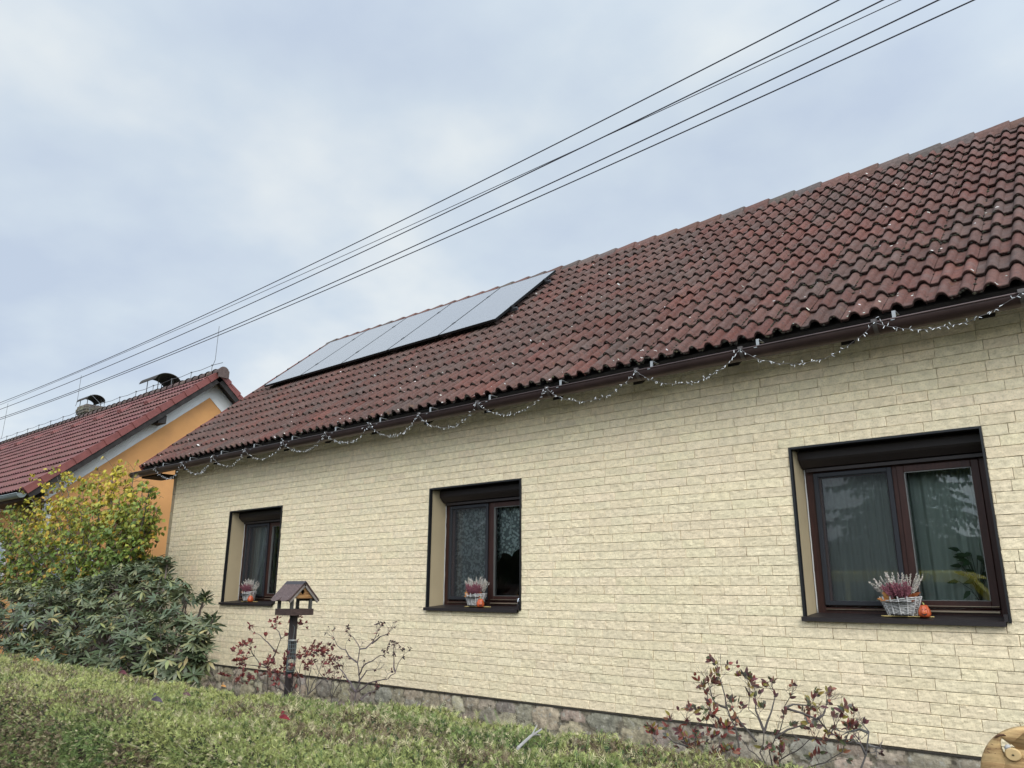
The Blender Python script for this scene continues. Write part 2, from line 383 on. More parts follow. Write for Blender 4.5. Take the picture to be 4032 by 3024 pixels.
def bumpf(t): return np.where(np.abs(t) < 1, np.cos(np.pi*np.clip(t, -1, 1)/2)**1.4, 0)
def rollf(t): return np.clip(1-np.abs(t)**2.2, 0, 1)**.75
def prof2(s): return .040*rollf((s-.34)/.145)+.040*rollf((s-.84)/.14)-.003*np.cos(4*np.pi*(s-.09))
def roofcol(rg, x, r):
    base = np.array([.122, .045, .033]); grey = np.array([.092, .057, .046]); g = np.clip(rg.normal(.60 if x < -4 else .35, .25), 0, 1)
    c = base*(1-g)+grey*g
    if rg.random() < .03: c = np.array([.12, .046, .035])
    return c*rg.uniform(.80, 1.15)
def roofmat():
    M = mat('old_tile', attr=True, rough=.86, var=.22, vscale=30, bump=.5, bscale=150, spec=.3)
    t = M.node_tree; n = t.nodes; l = t.links; P = n['Principled BSDF']; src = P.inputs['Base Color'].links[0].from_socket
    tc = n.new('ShaderNodeTexCoord')
    def layer(src, scale, lo, hi, col, strength=1., stretch=None):
        q = n.new('ShaderNodeTexNoise'); q.inputs['Scale'].default_value = scale; q.inputs['Detail'].default_value = 7; q.inputs['Roughness'].default_value = .6
        l.new(tc.outputs['Object'], q.inputs['Vector'])
        r = n.new('ShaderNodeMapRange'); r.inputs[1].default_value = lo; r.inputs[2].default_value = hi; r.inputs[4].default_value = strength; l.new(q.outputs['Fac'], r.inputs[0])
        x = n.new('ShaderNodeMixRGB'); l.new(r.outputs[0], x.inputs[0]); l.new(src, x.inputs[1]); x.inputs[2].default_value = (*col, 1); return x.outputs[0]
    c = layer(src, 5.5, .50, .72, (.13, .11, .10), .4)
    c = layer(c, 26, .54, .68, (.045, .033, .030), .55)
    c = layer(c, 70, .55, .66, (.20, .17, .15), .35)
    c = layer(c, 9, .62, .70, (.16, .08, .03), .4)
    l.new(c, P.inputs['Base Color']); return M
NR = 15; RL = SL/NR
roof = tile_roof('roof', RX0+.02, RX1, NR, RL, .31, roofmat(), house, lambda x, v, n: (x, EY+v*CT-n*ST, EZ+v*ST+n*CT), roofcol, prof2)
b = MB(); b.quad(rp(RX0, .03, -.025), rp(RX1, .03, -.025), rp(RX1, SL+.02, -.025), rp(RX0, SL+.02, -.025))
b.quad(rp(RX0, .03, -.06), rp(RX1, .03, -.06), rp(RX1, SL+.02, -.06), rp(RX0, SL+.02, -.06))
b.quad(rp(RX0, .03, -.025), rp(RX1, .03, -.025), rp(RX1, .03, -.06), rp(RX0, .03, -.06))
b.quad((RX0, RY, RZ), (RX1, RY, RZ), (RX1, 13.7, RZ-(13.7-RY)*T), (RX0, 13.7, RZ-(13.7-RY)*T))
b.build('roof_boarding', mat('dark_board', (.018, .014, .012), .9), roof)
# ridge caps
b = MB(); x = RX0+.02; i = 0
while x < RX1:
    w = .365; b.col = jit((.125, .060, .045) if rnd.random() < .6 else (.10, .072, .060), .15)
    rings = []
    for xx, sc in ((x, .84), (x+w*.5, 1.0), (x+w-.01, 1.20), (x+w+.03, 1.22)):
        pr = [(-.135, -.105), (-.10, -.02), (-.055, .045), (0, .058), (.055, .045), (.10, -.02), (.135, -.105)]
        rings.append([b.V((xx, RY+y*sc, RZ+.012+z*sc)) for y, z in pr])
    for A, B_ in zip(rings, rings[1:]):
        for k in range(6): b.q(A[k], A[k+1], B_[k+1], B_[k])
    c = b.V((x+w+.03, RY, RZ-.03)); R_ = rings[-1]
    for k in range(6): b.t(R_[k], R_[k+1], c)
    c = b.V((x, RY, RZ-.03)); R_ = rings[0]
    for k in range(6): b.t(R_[k+1], R_[k], c)
    x += w
b.build('ridge_tiles', mat('ridge_tile', attr=True, rough=.85, var=.25, vscale=25, bump=.4, bscale=90), roof, attr=True)
# verge flashing along the left rake
b = MB()
for (v0, v1) in [(i*.63, i*.63+.645) for i in range(8)]:
    v1 = min(v1, SL)
    A = [rp(RX0-.015, v0, .05), rp(RX0-.015, v0, -.11), rp(RX0+.0, v0, -.11), rp(RX0+.0, v0, .05)]
    B_ = [rp(RX0-.012, v1, .045), rp(RX0-.012, v1, -.11), rp(RX0+.0, v1, -.11), rp(RX0+.0, v1, .045)]
    A = [b.V(p) for p in A]; B_ = [b.V(p) for p in B_]
    for k in range(4): b.q(A[k], A[(k+1) % 4], B_[(k+1) % 4], B_[k])
    b.q(*A[::-1]); b.q(*B_)
b.build('verge_flashing', mat('red_flashing', (.20, .05, .04), .6, var=.2, vscale=10), roof)
# moss and lichen
def on_tile(x, v):
    s = ((x-RX0-.02) % .31)/.31; fr = (v % RL)/RL
    return float(prof2(np.array([s]))[0])+.034*(1-fr)
b = MB()
for k in range(17000):
    x = rnd.uniform(RX0+.1, min(RX1, .8)); r = rnd.randrange(NR); 
    if rnd.random() < .35: r = min(r, rnd.randrange(NR))
    clump = math.sin(x*5+r*2.1)+math.sin(x*13.7+r)+math.sin(x*1.3-r*.7)
    if clump < rnd.uniform(-1.2, 1.6): continue
    if rnd.random() < .8: v = r*RL+rnd.uniform(-.012, .006); s = ((x-RX0-.02) % .31)/.31; nn = float(prof2(np.array([s]))[0])+.012+rnd.uniform(-.006, .012)
    else:
        x = RX0+.02+.31*round((x-RX0)/.31)+rnd.uniform(-.004, .007); v = r*RL+rnd.uniform(0, RL); nn = .012+.02*(1-(v % RL)/RL)
    b.col = jit((.030, .026, .018) if rnd.random() < .8 else (.055, .052, .028), .3); b.blob(rp(x, v, nn), rnd.uniform(.006, .015), (1.2, .8, .8))
tag(b.build('moss', mat('moss', attr=True, rough=1.), roof, attr=True), kind='stuff')
b = MB()
for k in range(1050):
    x = rnd.uniform(RX0+.1, 1.2); v = SL*rnd.random()**1.7
    if math.sin(x*3.1)+math.sin(x*7.7+v*4)+math.sin(v*9) < rnd.uniform(-1.5, 1.6): continue
    r = rnd.uniform(.0035, .012) if rnd.random() < .85 else rnd.uniform(.012, .019); c = rp(x, v, on_tile(x, v)+.003); b.col = jit((.52, .50, .45), .2); m_ = rnd.randrange(5, 8)
    P = [rp(x+r*1.1*math.cos(a)*rnd.uniform(.6, 1.2), v+r*math.sin(a)*rnd.uniform(.6, 1.2), on_tile(x+r*math.cos(a), v)+.0015) for a in [2*math.pi*i/m_ for i in range(m_)]]
    ci = b.V(c); I = [b.V(p) for p in P]
    for i in range(m_): b.t(ci, I[i], I[(i+1) % m_])
tag(b.build('lichen', mat('lichen', attr=True, rough=1.), roof, attr=True), kind='stuff')
# ---- gutter
GY, GZt, GR = 6.062, 1.988, .078
gut = MB(); pr = [(GY-GR*math.cos(a), GZt-GR*math.sin(a)) for a in np.linspace(0, math.pi, 15)]
GX0, GX1 = -14.0, 3.4
gut.sweep(pr, GX0, GX1); pr2 = [(GY-(GR-.003)*math.cos(a), GZt-(GR-.003)*math.sin(a)) for a in np.linspace(0, math.pi, 15)]; gut.sweep(pr2, GX0, GX1)
for xx in (GX0, GX1):
    c = gut.V((xx, GY, GZt)); I = [gut.V((xx, y, z)) for y, z in pr]
    for k in range(14): gut.t(c, I[k], I[k+1])
gut.tube([(GX0, GY-GR, GZt), (GX1, GY-GR, GZt)], .0085, 8)
gutter = gut.build('gutter', mat('brown_metal', (.048, .028, .026), .38, .35, var=.2, vscale=5, spec=.5), house, smooth=True)
NODX = [-12.97, -12.06, -11.1, -10.19, -9.23, -8.26, -7.37, -6.48, -5.55, -4.59, -3.54, -2.52, -1.45, -.5, .5]
for x in [q_+.13 for q_ in NODX]+[1.6, 2.6]:
    bb = MB(); bb.box(x-.013, x+.013, GY-.030, GY-.026, GZt-.06, GZt+.078); bb.box(x-.013, x+.013, GY-.026, GY+.12, GZt+.073, GZt+.078)
    bb.sweep([(GY-GR-.006, GZt+.006), (GY-GR-.006, GZt-.012), (GY-.055, GZt+.004)], x-.014, x+.014)
    bb.build('gutter_bracket', mat('zinc', (.34, .35, .35), .55, .4), gutter)
# gutter clips in dark plastic at the swag points
for x in NODX:
    bb = MB(); prc = [(GY-(GR+.006)*math.cos(a), GZt-(GR+.006)*math.sin(a)) for a in np.linspace(-.1, 1.5, 9)]; bb.sweep(prc, x-.016, x+.016)
    bb.box(x-.02, x+.02, GY-GR-.02, GY-GR+.008, GZt-.004, GZt+.022)
    bb.build('clip', mat('clip_metal', (.10, .085, .08), .45, .5), gutter)
# rafter tails and eave board
for x in [XL+.02+.96*i for i in range(18)]:
    bb = MB(); bb.prism([(x, 6.13, 1.90), (x, 6.13, 2.02), (x, 6.55, 2.36), (x, 6.55, 2.19)], (1, 0, 0), -.05, .05)
    bb.build('rafter_tail', mat('dark_timber', (.022, .016, .013), .8, var=.3, vscale=12), house)
b = MB(); b.box(RX0, RX1, 6.10, 6.125, 1.99, 2.035); b.build('eave_board', mat('dark_timber'), house)
b = MB(); b.box(RX0+.005, XL-.12, 6.14, 6.9, 1.95, 1.965); b.box(RX0+.005, XL-.12, 6.14, 6.5, 1.90, 1.95); b.build('soffit', mat('dark_timber'), house)
# ------------------------------------------------------------------ windows
M_tr = mat('black_trim', (.012, .012, .013), .45, .2)
M_fr = mat('mahogany', (.034, .0125, .009), .5, spec=.3, var=.25, vscale=20, stretch=(3, 3, .4))
M_sc = mat('screen_frame', (.020, .021, .025), .6, spec=.3)
M_sh = mat('shutter_box', (.026, .019, .018), .5, spec=.35)
M_sill = mat('sill_metal', (.020, .015, .015), .5, spec=.4)
M_rev = mat('reveal_plaster', (.42, .33, .20), .9, var=.06, vscale=3, bump=.2, bscale=90)
M_caulk = mat('caulk', (.45, .44, .41), .8)
M_room = mat('bar_metal', (.32, .26, .19), .35, .6)
def window(wx, i):
    x0, x1 = wx; X0, X1 = x0+.02, x1-.015; FY = D+.27; z0, z1 = WZ0, WZ1
    cx = x0+.755
    b = MB()  # outer frame
    for (a, c, d, e) in ((X0, X0+.075, z0+.02, z1-.05), (X1-.08, X1, z0+.02, z1-.05), (X0+.075, X1-.08, z0+.02, z0+.075), (X0+.075, X1-.08, 1.0, 1.12), (cx-.028, cx+.028, z0+.075, 1.0)):
        b.bbox(a, c, FY, FY+.07, d, e)
    fr = b.build('window', M_fr, house)
    ORGP = fr
    b = MB(); t_ = .02
    b.box(x0, x0+t_, D-.012, D+.03, z0, z1); b.box(x1-.014, x1, D-.016, D+.03, z0-.008, z1); b.box(x0+t_, x1-.014, D-.014, D+.03, z1-.016, z1+.001)
    b.box(x1-.014, x1-.011, D+.03, FY, z0, z1); b.box(x0+.002, x1-.012, D+.03, FY, z1-.006, z1+.002)
    b.build('trim', M_tr, fr)
    b = MB(); b.box(x0+.001, x0+.014, D+.032, FY+.04, z0+.005, z1-.018); b.build('reveal', M_rev, fr)
    b = MB()
    zs_ = np.linspace(z0+.02, 1.06, 22)
    b.tube([(X0+.003, FY-.004+rnd.uniform(-.004, .003), zq) for zq in zs_]+[(X0+.003, FY-.05, 1.11), (X0+.003, FY-.10, 1.15), (X0+.003, FY-.115, 1.19)], .0065, 5); b.build('caulk', M_caulk, fr, smooth=True)
    # rolled shutter box
    b = MB(); pr = [(FY+.02, z1-.008), (FY-.118, z1-.012), (FY-.124, z1-.03), (FY-.122, 1.11), (FY-.112, 1.092), (FY-.06, 1.045), (FY-.02, 1.035), (FY+.02, 1.035)]
    A, B_ = b.sweep(pr, X0+.001, X1, closed=True)
    for R_ in (A, B_):
        c = b.V(np.mean([b.v[k] for k in R_], 0))
        for k in range(len(R_)): b.t(c, R_[k], R_[(k+1) % len(R_)])
    b.box(X0+.03, X1-.03, FY-.045, FY-.028, 1.008, 1.034)
    b.build('shutter_box', M_sh, fr)
    # guide rails, sashes
    def sash(a, c, d, e, w, y0, y1, name, mt):
        s = MB(); s.bbox(a, a+w, y0, y1, d, e); s.bbox(c-w, c, y0, y1, d, e); s.bbox(a+w, c-w, y0, y1, d, d+w); s.bbox(a+w, c-w, y0, y1, e-w, e); return s.build(name, mt, fr)
    lx0, lx1, rx0, rx1 = X0+.078, cx-.026, cx+.03, X1-.082
    sash(lx0, lx1+.0, z0+.09, .995, .036, FY-.022, FY+.0-.002, 'insect_screen_frame', M_sc)
    sash(lx0+.004, lx1-.004, z0+.08, .998, .045, FY+.012, FY+.06, 'sash', M_fr)
    sash(rx0-.02, rx1+.004, z0+.08, .998, .055, FY-.012, FY+.05, 'sash', M_fr)
    # glazing beads in lighter metal
    s = MB(); gb = .005
    a, c, d, e = rx0+.035, rx1-.051, z0+.135, .943
    for q4 in ((a, a+gb, d, e), (c-gb, c, d, e), (a, c, d, d+gb), (a, c, e-gb, e)): s.box(q4[0], q4[1], FY-.010, FY+.02, q4[2], q4[3])
    s.build('glazing_bead', mat('bead', (.16, .16, .15), .4, .3), fr)
    s = MB(); s.box(cx+.03, X1-.085, FY-.028, FY-.004, z0+.052, z0+.064); s.box(cx+.03, X1-.085, FY-.024, FY-.004, z0+.094, z0+.099); s.box(X0+.08, cx-.03, FY-.022, FY-.004, z0+.058, z0+.061); s.build('weather_bar', M_room, fr)
    g = MB(); g.quad((lx0+.05, FY+.036, z0+.13), (lx1-.05, FY+.036, z0+.13), (lx1-.05, FY+.036, .95), (lx0+.05, FY+.036, .95)); g.build('pane', glassmat('glass'), fr)
    g = MB(); g.quad((rx0+.02, FY+.015, z0+.12), (rx1-.04, FY+.015, z0+.12), (rx1-.04, FY+.015, .96), (rx0+.02, FY+.015, .96)); g.build('pane', glassmat('glass'), fr)
    g = MB(); g.quad((lx0+.03, FY-.012, z0+.12), (lx1-.03, FY-.012, z0+.12), (lx1-.03, FY-.012, .965), (lx0+.03, FY-.012, .965)); g.build('insect_screen', sheer('mesh_screen', (.11, .115, .12), .32), fr)
    # sill
    b = MB(); pr = [(FY+.01, z0+.030), (D-.035, z0+.002), (D-.045, z0-.002), (D-.045, z0-.032), (D-.038, z0-.032), (D-.036, z0-.006), (FY+.01, z0+.018)]
    A, B_ = b.sweep(pr, x0-.004, x1-.03, closed=True)
    for R_ in (A, B_):
        c = b.V(np.mean([b.v[k] for k in R_], 0))
        for k in range(len(R_)): b.t(c, R_[k], R_[(k+1) % len(R_)])
    b.box(x1-.04, x1-.016, D-.03, FY, z0+.0, z0+.05)
    b.build('sill', M_sill, fr)
    return fr, (lx0, lx1, rx0, rx1), FY, cx
WIN = [window(w, i) for i, w in enumerate(WX)]
SZ = WZ0                     # sill top level is SZ + slope
def sillz(y): return WZ0+.002+(y-(D-.035))/(.315)*.028
# curtains
def curtain(name, label, x0, x1, z0f, z1, y, matl, folds, amp, skew=0., cat='curtain', group=None):
    nx, nz = 120, 30
    s = np.linspace(0, 1, nx); t = np.linspace(0, 1, nz); S_, T_ = np.meshgrid(s, t)
    zb = np.array([z0f(q_) for q_ in s]); x = x0+(x1-x0)*S_+skew*(1-T_); z = zb[None, :]+(z1-zb)[None, :]*T_
    ph = folds*2*np.pi*S_+1.3*np.sin(S_*9)+.5*T_; yy = y+amp*(np.sin(ph)+.4*np.sin(2.3*ph+1))*(1-.3*T_)
    V = np.stack([x, yy, z], -1).reshape(-1, 3); idx = np.arange(nx*nz).reshape(nz, nx); q4 = np.stack([idx[:-1, :-1], idx[:-1, 1:], idx[1:, 1:], idx[1:, :-1]], -1).reshape(-1, 4)
    return tag(mesh_np(name, V, [q4], matl, smooth=True), label, cat, group)
cur = sheer('sheer_cloth', (.74, .82, .74), .68)
lace = sheer('lace_cloth', (.86, .93, .92), .92, True)
for wi, (lab1, lab2) in enumerate([('sheer grey curtain tied aside behind the left pane of the farthest window', 'narrow white curtain at the right pane of the farthest window'),
                 (None, None), ('dark sheer curtain behind the screened left pane of the nearest window', 'greenish pleated sheer curtain behind the right pane of the nearest window')]):
    if wi == 1: continue
    (fr, (a, c, d, e), FY, cx) = WIN[wi]
    curtain('sheer_curtain', lab1, a-.02, c+.04, lambda q_: -.3, 1.1, FY+.16, cur, 7, .022)
    curtain('sheer_curtain', lab2, d-.03, e+.08, lambda q_: -.3, 1.1, FY+.20, cur, 6, .020)
(fr, (a, c, d, e), FY, cx) = WIN[1]
curtain('lace_curtain', 'long lace curtain with a stepped scalloped hem in the middle window, left pane', a-.02, c+.06, lambda q_: -.2+.62*max(0, q_-.45)/.55+.05*abs(math.sin(q_*13)), 1.1, FY+.12, lace, 6, .018)
curtain('lace_curtain', 'short lace curtain with scalloped hem over a dark gap, middle window right pane', d-.02, e+.25, lambda q_: .33+.16*q_+.07*abs(math.sin(q_*12)), 1.1, FY+.12, lace, 5, .018)
# tied diagonal drape in farthest window
(fr, (a, c, d, e), FY, cx) = WIN[0]
bb = MB()
for k in range(5):
    o = k*.022; bb.tube([(a+.30+o, FY+.16, .98), (a+.20+o*.8, FY+.15, .5), (a+.06+o*.7, FY+.14, .0), (a+.0+o*.6, FY+.14, -.2)], [.010, .013, .013, .010], 6)
tag(bb.build('tied_drape', sheer('drape_cloth', (.7, .72, .72), .75), smooth=True), 'light drape gathered diagonally behind the farthest window', 'curtain')
def leafshape(b, base, d, n, L_, W_, curl=.15, seg=4, fold=.12, tipf=.55):
    """a pointed elliptic leaf starting at base, along d, with face normal n"""
    base = np.array(base, float); d = norm(d); w = norm(np.cross(d, n)); n = np.cross(w, d)
    prev = None
    for k in range(seg+1):
        t = k/seg; ww = W_*.5*math.sin(math.pi*min(1, t**(tipf if tipf < 1 else 1)))**.8 if 0 < t < 1 else 0.
        c = base+d*L_*t-n*curl*L_*t*t
        if k in (0, seg): cur_ = (b.V(c),)
        else: cur_ = (b.V(c+w*ww+n*fold*ww), b.V(c), b.V(c-w*ww+n*fold*ww))
        if prev is not None:
            if len(prev) == 1: b.t(prev[0], cur_[1], cur_[0]); b.t(prev[0], cur_[2], cur_[1])
            elif len(cur_) == 1: b.t(prev[0], prev[1], cur_[0]); b.t(prev[1], prev[2], cur_[0])
            else: b.q(prev[0], prev[1], cur_[1], cur_[0]); b.q(prev[1], prev[2], cur_[2], cur_[1])
        prev = cur_
M_leaf = mat('leaf', attr=True, rough=.5, trans=.25, spec=.4)
M_leafs = mat('leaf_waxy', attr=True, rough=.42, trans=.08, spec=.5)
M_twig = mat('twig', attr=True, rough=.85, var=.2, vscale=40)
# houseplants indoors
def houseplant(x, y, z, label, round_=True, pot=(.25, .02, .02)):
    t = thing('potted_plant', label, 'houseplant', (x, y, z))
    b = MB(); b.lathe([(.0, 0), (.055, 0), (.07, .10), (.075, .10), (.066, .09), (0, .09)], (x, y, z), 20); b.build('pot', mat('pot_%d' % (pot[0]*100), pot, .5), t, smooth=True)
    b = MB()
    for k in range(26):
        a = rnd.uniform(0, 6.28); hh = rnd.uniform(.08, .40); rr = rnd.uniform(.02, .14); p = np.array([x+math.cos(a)*rr, y+math.sin(a)*rr*.6, z+.09+hh])
        b.col = jit((.03, .05, .02)); b.tube([(x, y, z+.08), (x+math.cos(a)*rr*.4, y+math.sin(a)*rr*.3, z+.09+hh*.6), p], .002, 4, False)
        b.col = jit((.07, .13, .05) if round_ else (.05, .09, .04), .3)
        leafshape(b, p, (math.cos(a), -.3, rnd.uniform(-.6, .3)), (0, -1, .6), .085, .08 if round_ else .04)
    b.build('foliage', M_leaf, t, attr=True)
(fr, (a, c, d, e), FY, cx) = WIN[1]; houseplant(e-.02, FY+.13, -.13, 'round-leaved houseplant behind the right pane of the middle window')
(fr, (a, c, d, e), FY, cx) = WIN[2]; houseplant(e-.14, FY+.13, -.16, 'green houseplant in a red pot behind the right pane of the nearest window', False, (.35, .01, .015))
# ---- sill decorations
def basket_set(x, y, which, lean, seed):
    r0 = random.Random(seed); z = sillz(y)
    where = ['farthest window', 'middle window', 'nearest window'][which]
    # amber maple leaf mat under the basket
    b = MB(); b.col = (.62, .47, .16); pts = []
    for k in range(22):
        a = 2*math.pi*k/22; rr = (.155 if k % 2 else .12)*(1.05 if abs(math.cos(a)) > .5 else .62)
        pts.append((x+.03+math.cos(a)*rr*1.15, y+math.sin(a)*rr*.52-.005, z+.005))
    b.prism(pts, (0, 0, 1), -.001+.0, .004)
    tag(b.build('leaf_mat', mat('felt', (.58, .43, .16), .9)), 'yellow leaf-shaped mat under the basket on the sill of the %s' % where, 'mat', 'mats on the window sills')
    z += .011
    t = thing('basket', 'grey-white wicker basket of heather on the sill of the %s' % where, 'basket', (x, y, z), 'wicker baskets on the sills')
    b = MB(); n = 26; Hb = .125
    def rad(h): return (.092+.052*h, .055+.022*h)
    for row in range(10):
        h = (row+.5)/10; ra, rb = rad(h); P = []; tiltz = .018*h
        for k in range(n+1):
            a = 2*math.pi*k/n; w = .0035*(1 if (k+row) % 2 else -1); P.append((x+math.cos(a)*(ra+w), y+math.sin(a)*(rb+w), z+h*Hb+r0.uniform(-.0015, .0015)+tiltz*math.cos(a)*1.1))
        b.tube(P, [.0068+r0.uniform(-.0018, .0018) for _ in P], 5, False)
    b.build('weave', mat('wicker', (.36, .345, .325), .85, var=.3, vscale=40, bump=.5, bscale=80), t)
    b = MB()
    for k in range(7):
        a = math.pi+math.pi*(k+.5)/7 if k < 7 else 0; sh = r0.uniform(-.12, .12)
        P = [(x+math.cos(a+sh*(h-.5))*(rad(h)[0]+.009), y+math.sin(a+sh*(h-.5))*(rad(h)[1]+.009), z+h*(Hb+.012)) for h in (0, .5, 1.02)]
        b.tube(P, .0055, 6)
    b.build('stake', mat('wicker_stake', (.42, .40, .38), .85, var=.3, vscale=30), t)
    b = MB(); b.lathe([(0, .004), (.085, .004), (.092, .01)], (x, y, z), 16); b.lathe([(0, .10), (.12, .10)], (x, y, z), 16)
    b.build('liner', mat('liner', (.03, .022, .016), .9), t)
    # heather
    zz_ = z+.10
    p = thing('heather_plant', 'white and purple heather with autumn leaves planted in the %s basket' % where, 'plant', (x, y, zz_), 'heather plants in baskets')
    def spikes(n, cx0, cx1, col, L0, L1, name, out):
        s = MB()
        for k in range(n):
            u = r0.uniform(cx0, cx1); bx = x+u*.5; by = y+(r0.uniform(-.05, -.01) if out == 1. else r0.uniform(-.02, .04)); dr = norm((u*6.*out+lean, r0.uniform(-.7, 0) if out == 1. else r0.uniform(-.2, .2), 1.0+r0.uniform(-.2, .1))); L_ = r0.uniform(L0, L1)
            s.col = jit((.06, .05, .03), .2); a0 = np.array([bx, by, zz_]); s.tube([a0, a0+dr*L_*.4, a0+dr*L_], [.0015, .001, .0008], 4, False)
            m_ = int(L_*170)
            for j in range(m_):
                f = .42+.58*j/m_; c = a0+dr*L_*f+np.array([r0.gauss(0, .003) for _ in range(3)])*(1.25-f*.5); s.col = jit(col, .22); s.blob(c, r0.uniform(.0030, .0052), (1, 1, 1.2))
        s.build(name, mat('heather', attr=True, rough=.9), p, attr=True)
    spikes(60, -.125, .11, (.50, .45, .39), .14, .24, 'white_spikes', 1.15)
    spikes(120, -.085, .095, (.21, .065, .085), .08, .165, 'purple_spikes', 1.)
    s = MB()
    for k in range(22):
        side = -1 if k < 15 else 1; u = side*r0.uniform(.02, .075); a0 = np.array([x+u, y-r0.uniform(.0, .045), zz_+r0.uniform(.0, .03)]); s.col = jit((.50, .20, .05) if side < 0 else (.26, .065, .02), .3)
        leafshape(s, a0, (side*r0.uniform(.4, 1), -.4, r0.uniform(.0, .7)), (0, -1, .5), r0.uniform(.06, .095), .045, .3)
    s.build('autumn_leaves', M_leaf, p, attr=True)
    # pumpkin
    px_, py_ = (x+.165, y-.062) if which == 2 else ((x+.13, y-.065) if which == 1 else (x+.14, y-.06)); pz = sillz(py_)+.0095; R = .042
    p = thing('pumpkin', 'small orange ceramic pumpkin with a carved grin beside the %s basket' % where, 'pumpkin', (px_, py_, pz), 'grinning pumpkins on the sills')
    s = MB(); prf = [(.0, .0), (.030, .001), (.040, .012), (.043, .028), (.040, .043), (.032, .058), (.026, .070), (.020, .078), (.008, .077), (.0, .074)]
    s.lathe([(r*1.05, h*1.12) for r, h in prf], (px_, py_, pz), 48, 9, .16); s.build('shell', mat('ceramic_orange', (.46, .085, .025), .35, var=.2, vscale=30), p, smooth=True)
    s = MB(); s.tube([(px_, py_, pz+.083), (px_+.002, py_-.002, pz+.095), (px_-.006, py_, pz+.105)], [.006, .005, .004], 8); s.build('stem', mat('stem_green', (.30, .32, .10), .6), p, smooth=True)
    s = MB(); fd = norm((-px_, -py_, 0)) if which else norm((-.5, -1, 0)); fr_ = np.array([-fd[1], fd[0], 0])*1.; fr_ = fr_ if fr_[0] > 0 else -fr_
    def patch(pts, lift=.0):
        P = []
        for (u, h) in pts:
            rr = np.interp(h, [0, .013, .03, .048, .065, .08], [.033, .043, .0455, .042, .033, .024])
            P.append(np.array([px_, py_, pz+h])+fr_*u+fd*(math.sqrt(max(1e-6, rr*rr-u*u))+.0006+lift))
        i = [s.V(q_) for q_ in P]; c = s.V(np.mean(P, 0)+fd*.002)
        for k in range(len(i)): s.t(c, i[k], i[(k+1) % len(i)])
    s.col = (.014, .006, .004)
    patch([(-.016, .052), (-.007, .052), (-.011, .061)]); patch([(.006, .052), (.015, .052), (.010, .061)])
    patch([(-.022, .030), (-.010, .024), (.003, .023), (.018, .032), (.012, .017), (.001, .012), (-.012, .015)])
    s.col = (.75, .30, .07); patch([(-.004, .036), (.005, .036), (.001, .046)], .002)
    s.build('face', mat('pumpkin_face', attr=True, rough=.5), p, attr=True)
basket_set(-1.655, 6.60, 2, -.18, 5)
basket_set(-6.10, 6.60, 1, .02, 6)
basket_set(-10.75, 6.60, 0, .02, 8)
b = MB(); gxc, gyc = -5.47, 6.62; gz_ = sillz(gyc)+.002
b.lathe([(.0, .004), (.026, .004), (.034, .10), (.0365, .10), (.028, 0.), (0, 0.)], (gxc, gyc, gz_), 28)
tag(b.build('glass_tumbler', glassmat('tumbler_glass', (.9, .93, .93), 1.5), smooth=True), 'small clear glass tumbler at the right end of the middle window sill', 'glass')
# ------------------------------------------------------------------ solar panels
SO = .15
note = [-13.12, -11.90, -10.69, -9.47, -8.26, -7.05]
v_lo = (7.955-EY)/CT; 
def sp_(x, v, n): return rp(x, v, n)
vlo = ((7.955+SO*ST)-EY)/CT; vhi = vlo+1.96
M_cell = mat('panel_glass', (.22, .225, .235), .25, spec=.5); M_cell.node_tree.nodes['Principled BSDF'].inputs['IOR'].default_value = 2.1
_n = M_cell.node_tree.nodes; _l = M_cell.node_tree.links
_n['Principled BSDF'].inputs['Coat Weight'].default_value = .3; _n['Principled BSDF'].inputs['Coat Roughness'].default_value = .2
M_pfr = mat('panel_frame', (.015, .016, .017), .4, .5)
sol = []
pos = ['leftmost of the five solar panels, at the gable end', 'second solar panel from the gable end of the roof', 'middle one of the five dark solar panels', 'fourth solar panel from the gable end of the roof', 'solar panel nearest the camera with its black edge showing']
for i in range(5):
    xa, xb = note[i]+.008, note[i+1]-.008
    t = thing('solar_panel', pos[i], 'solar panel', rp((xa+xb)/2, vlo, .06), 'row of solar panels on the tiled roof')
    b = MB(); th = .035
    def pb(x0, x1, v0, v1, n0, n1):
        P = [rp(x, v, n_) for n_ in (n0, n1) for v in (v0, v1) for x in (x0, x1)]; I = [b.V(p) for p in P]
        for q4 in ((0, 2, 3, 1), (4, 5, 7, 6), (0, 1, 5, 4), (2, 6, 7, 3), (0, 4, 6, 2), (1, 3, 7, 5)): b.q(*[I[k] for k in q4])
    pb(xa, xb, vlo, vhi, SO-th, SO-.004); f_ = .011
    pb(xa, xa+f_, vlo, vhi, SO-.004, SO); pb(xb-f_, xb, vlo, vhi, SO-.004, SO); pb(xa+f_, xb-f_, vlo, vlo+f_, SO-.004, SO); pb(xa+f_, xb-f_, vhi-f_, vhi, SO-.004, SO)
    b.build('frame', M_pfr, t)
    b = MB(); b.quad(rp(xa+f_, vlo+f_, SO-.001), rp(xb-f_, vlo+f_, SO-.001), rp(xb-f_, vhi-f_, SO-.001), rp(xa+f_, vhi-f_, SO-.001)); b.build('glass', M_cell, t)
    if i < 4:
        for vv in (vlo+.42, vhi-.45):
            b = MB(); pb(xb-.010, xb+.026, vv, vv+.07, SO-.02, SO+.006); b.build('clamp', mat('clamp_black', (.01, .01, .01), .5), t)
rails = thing('mounting_rail', 'grey metal mounting rails with hooks under the solar panels', 'rail', rp(-10, vlo+.4, .05))
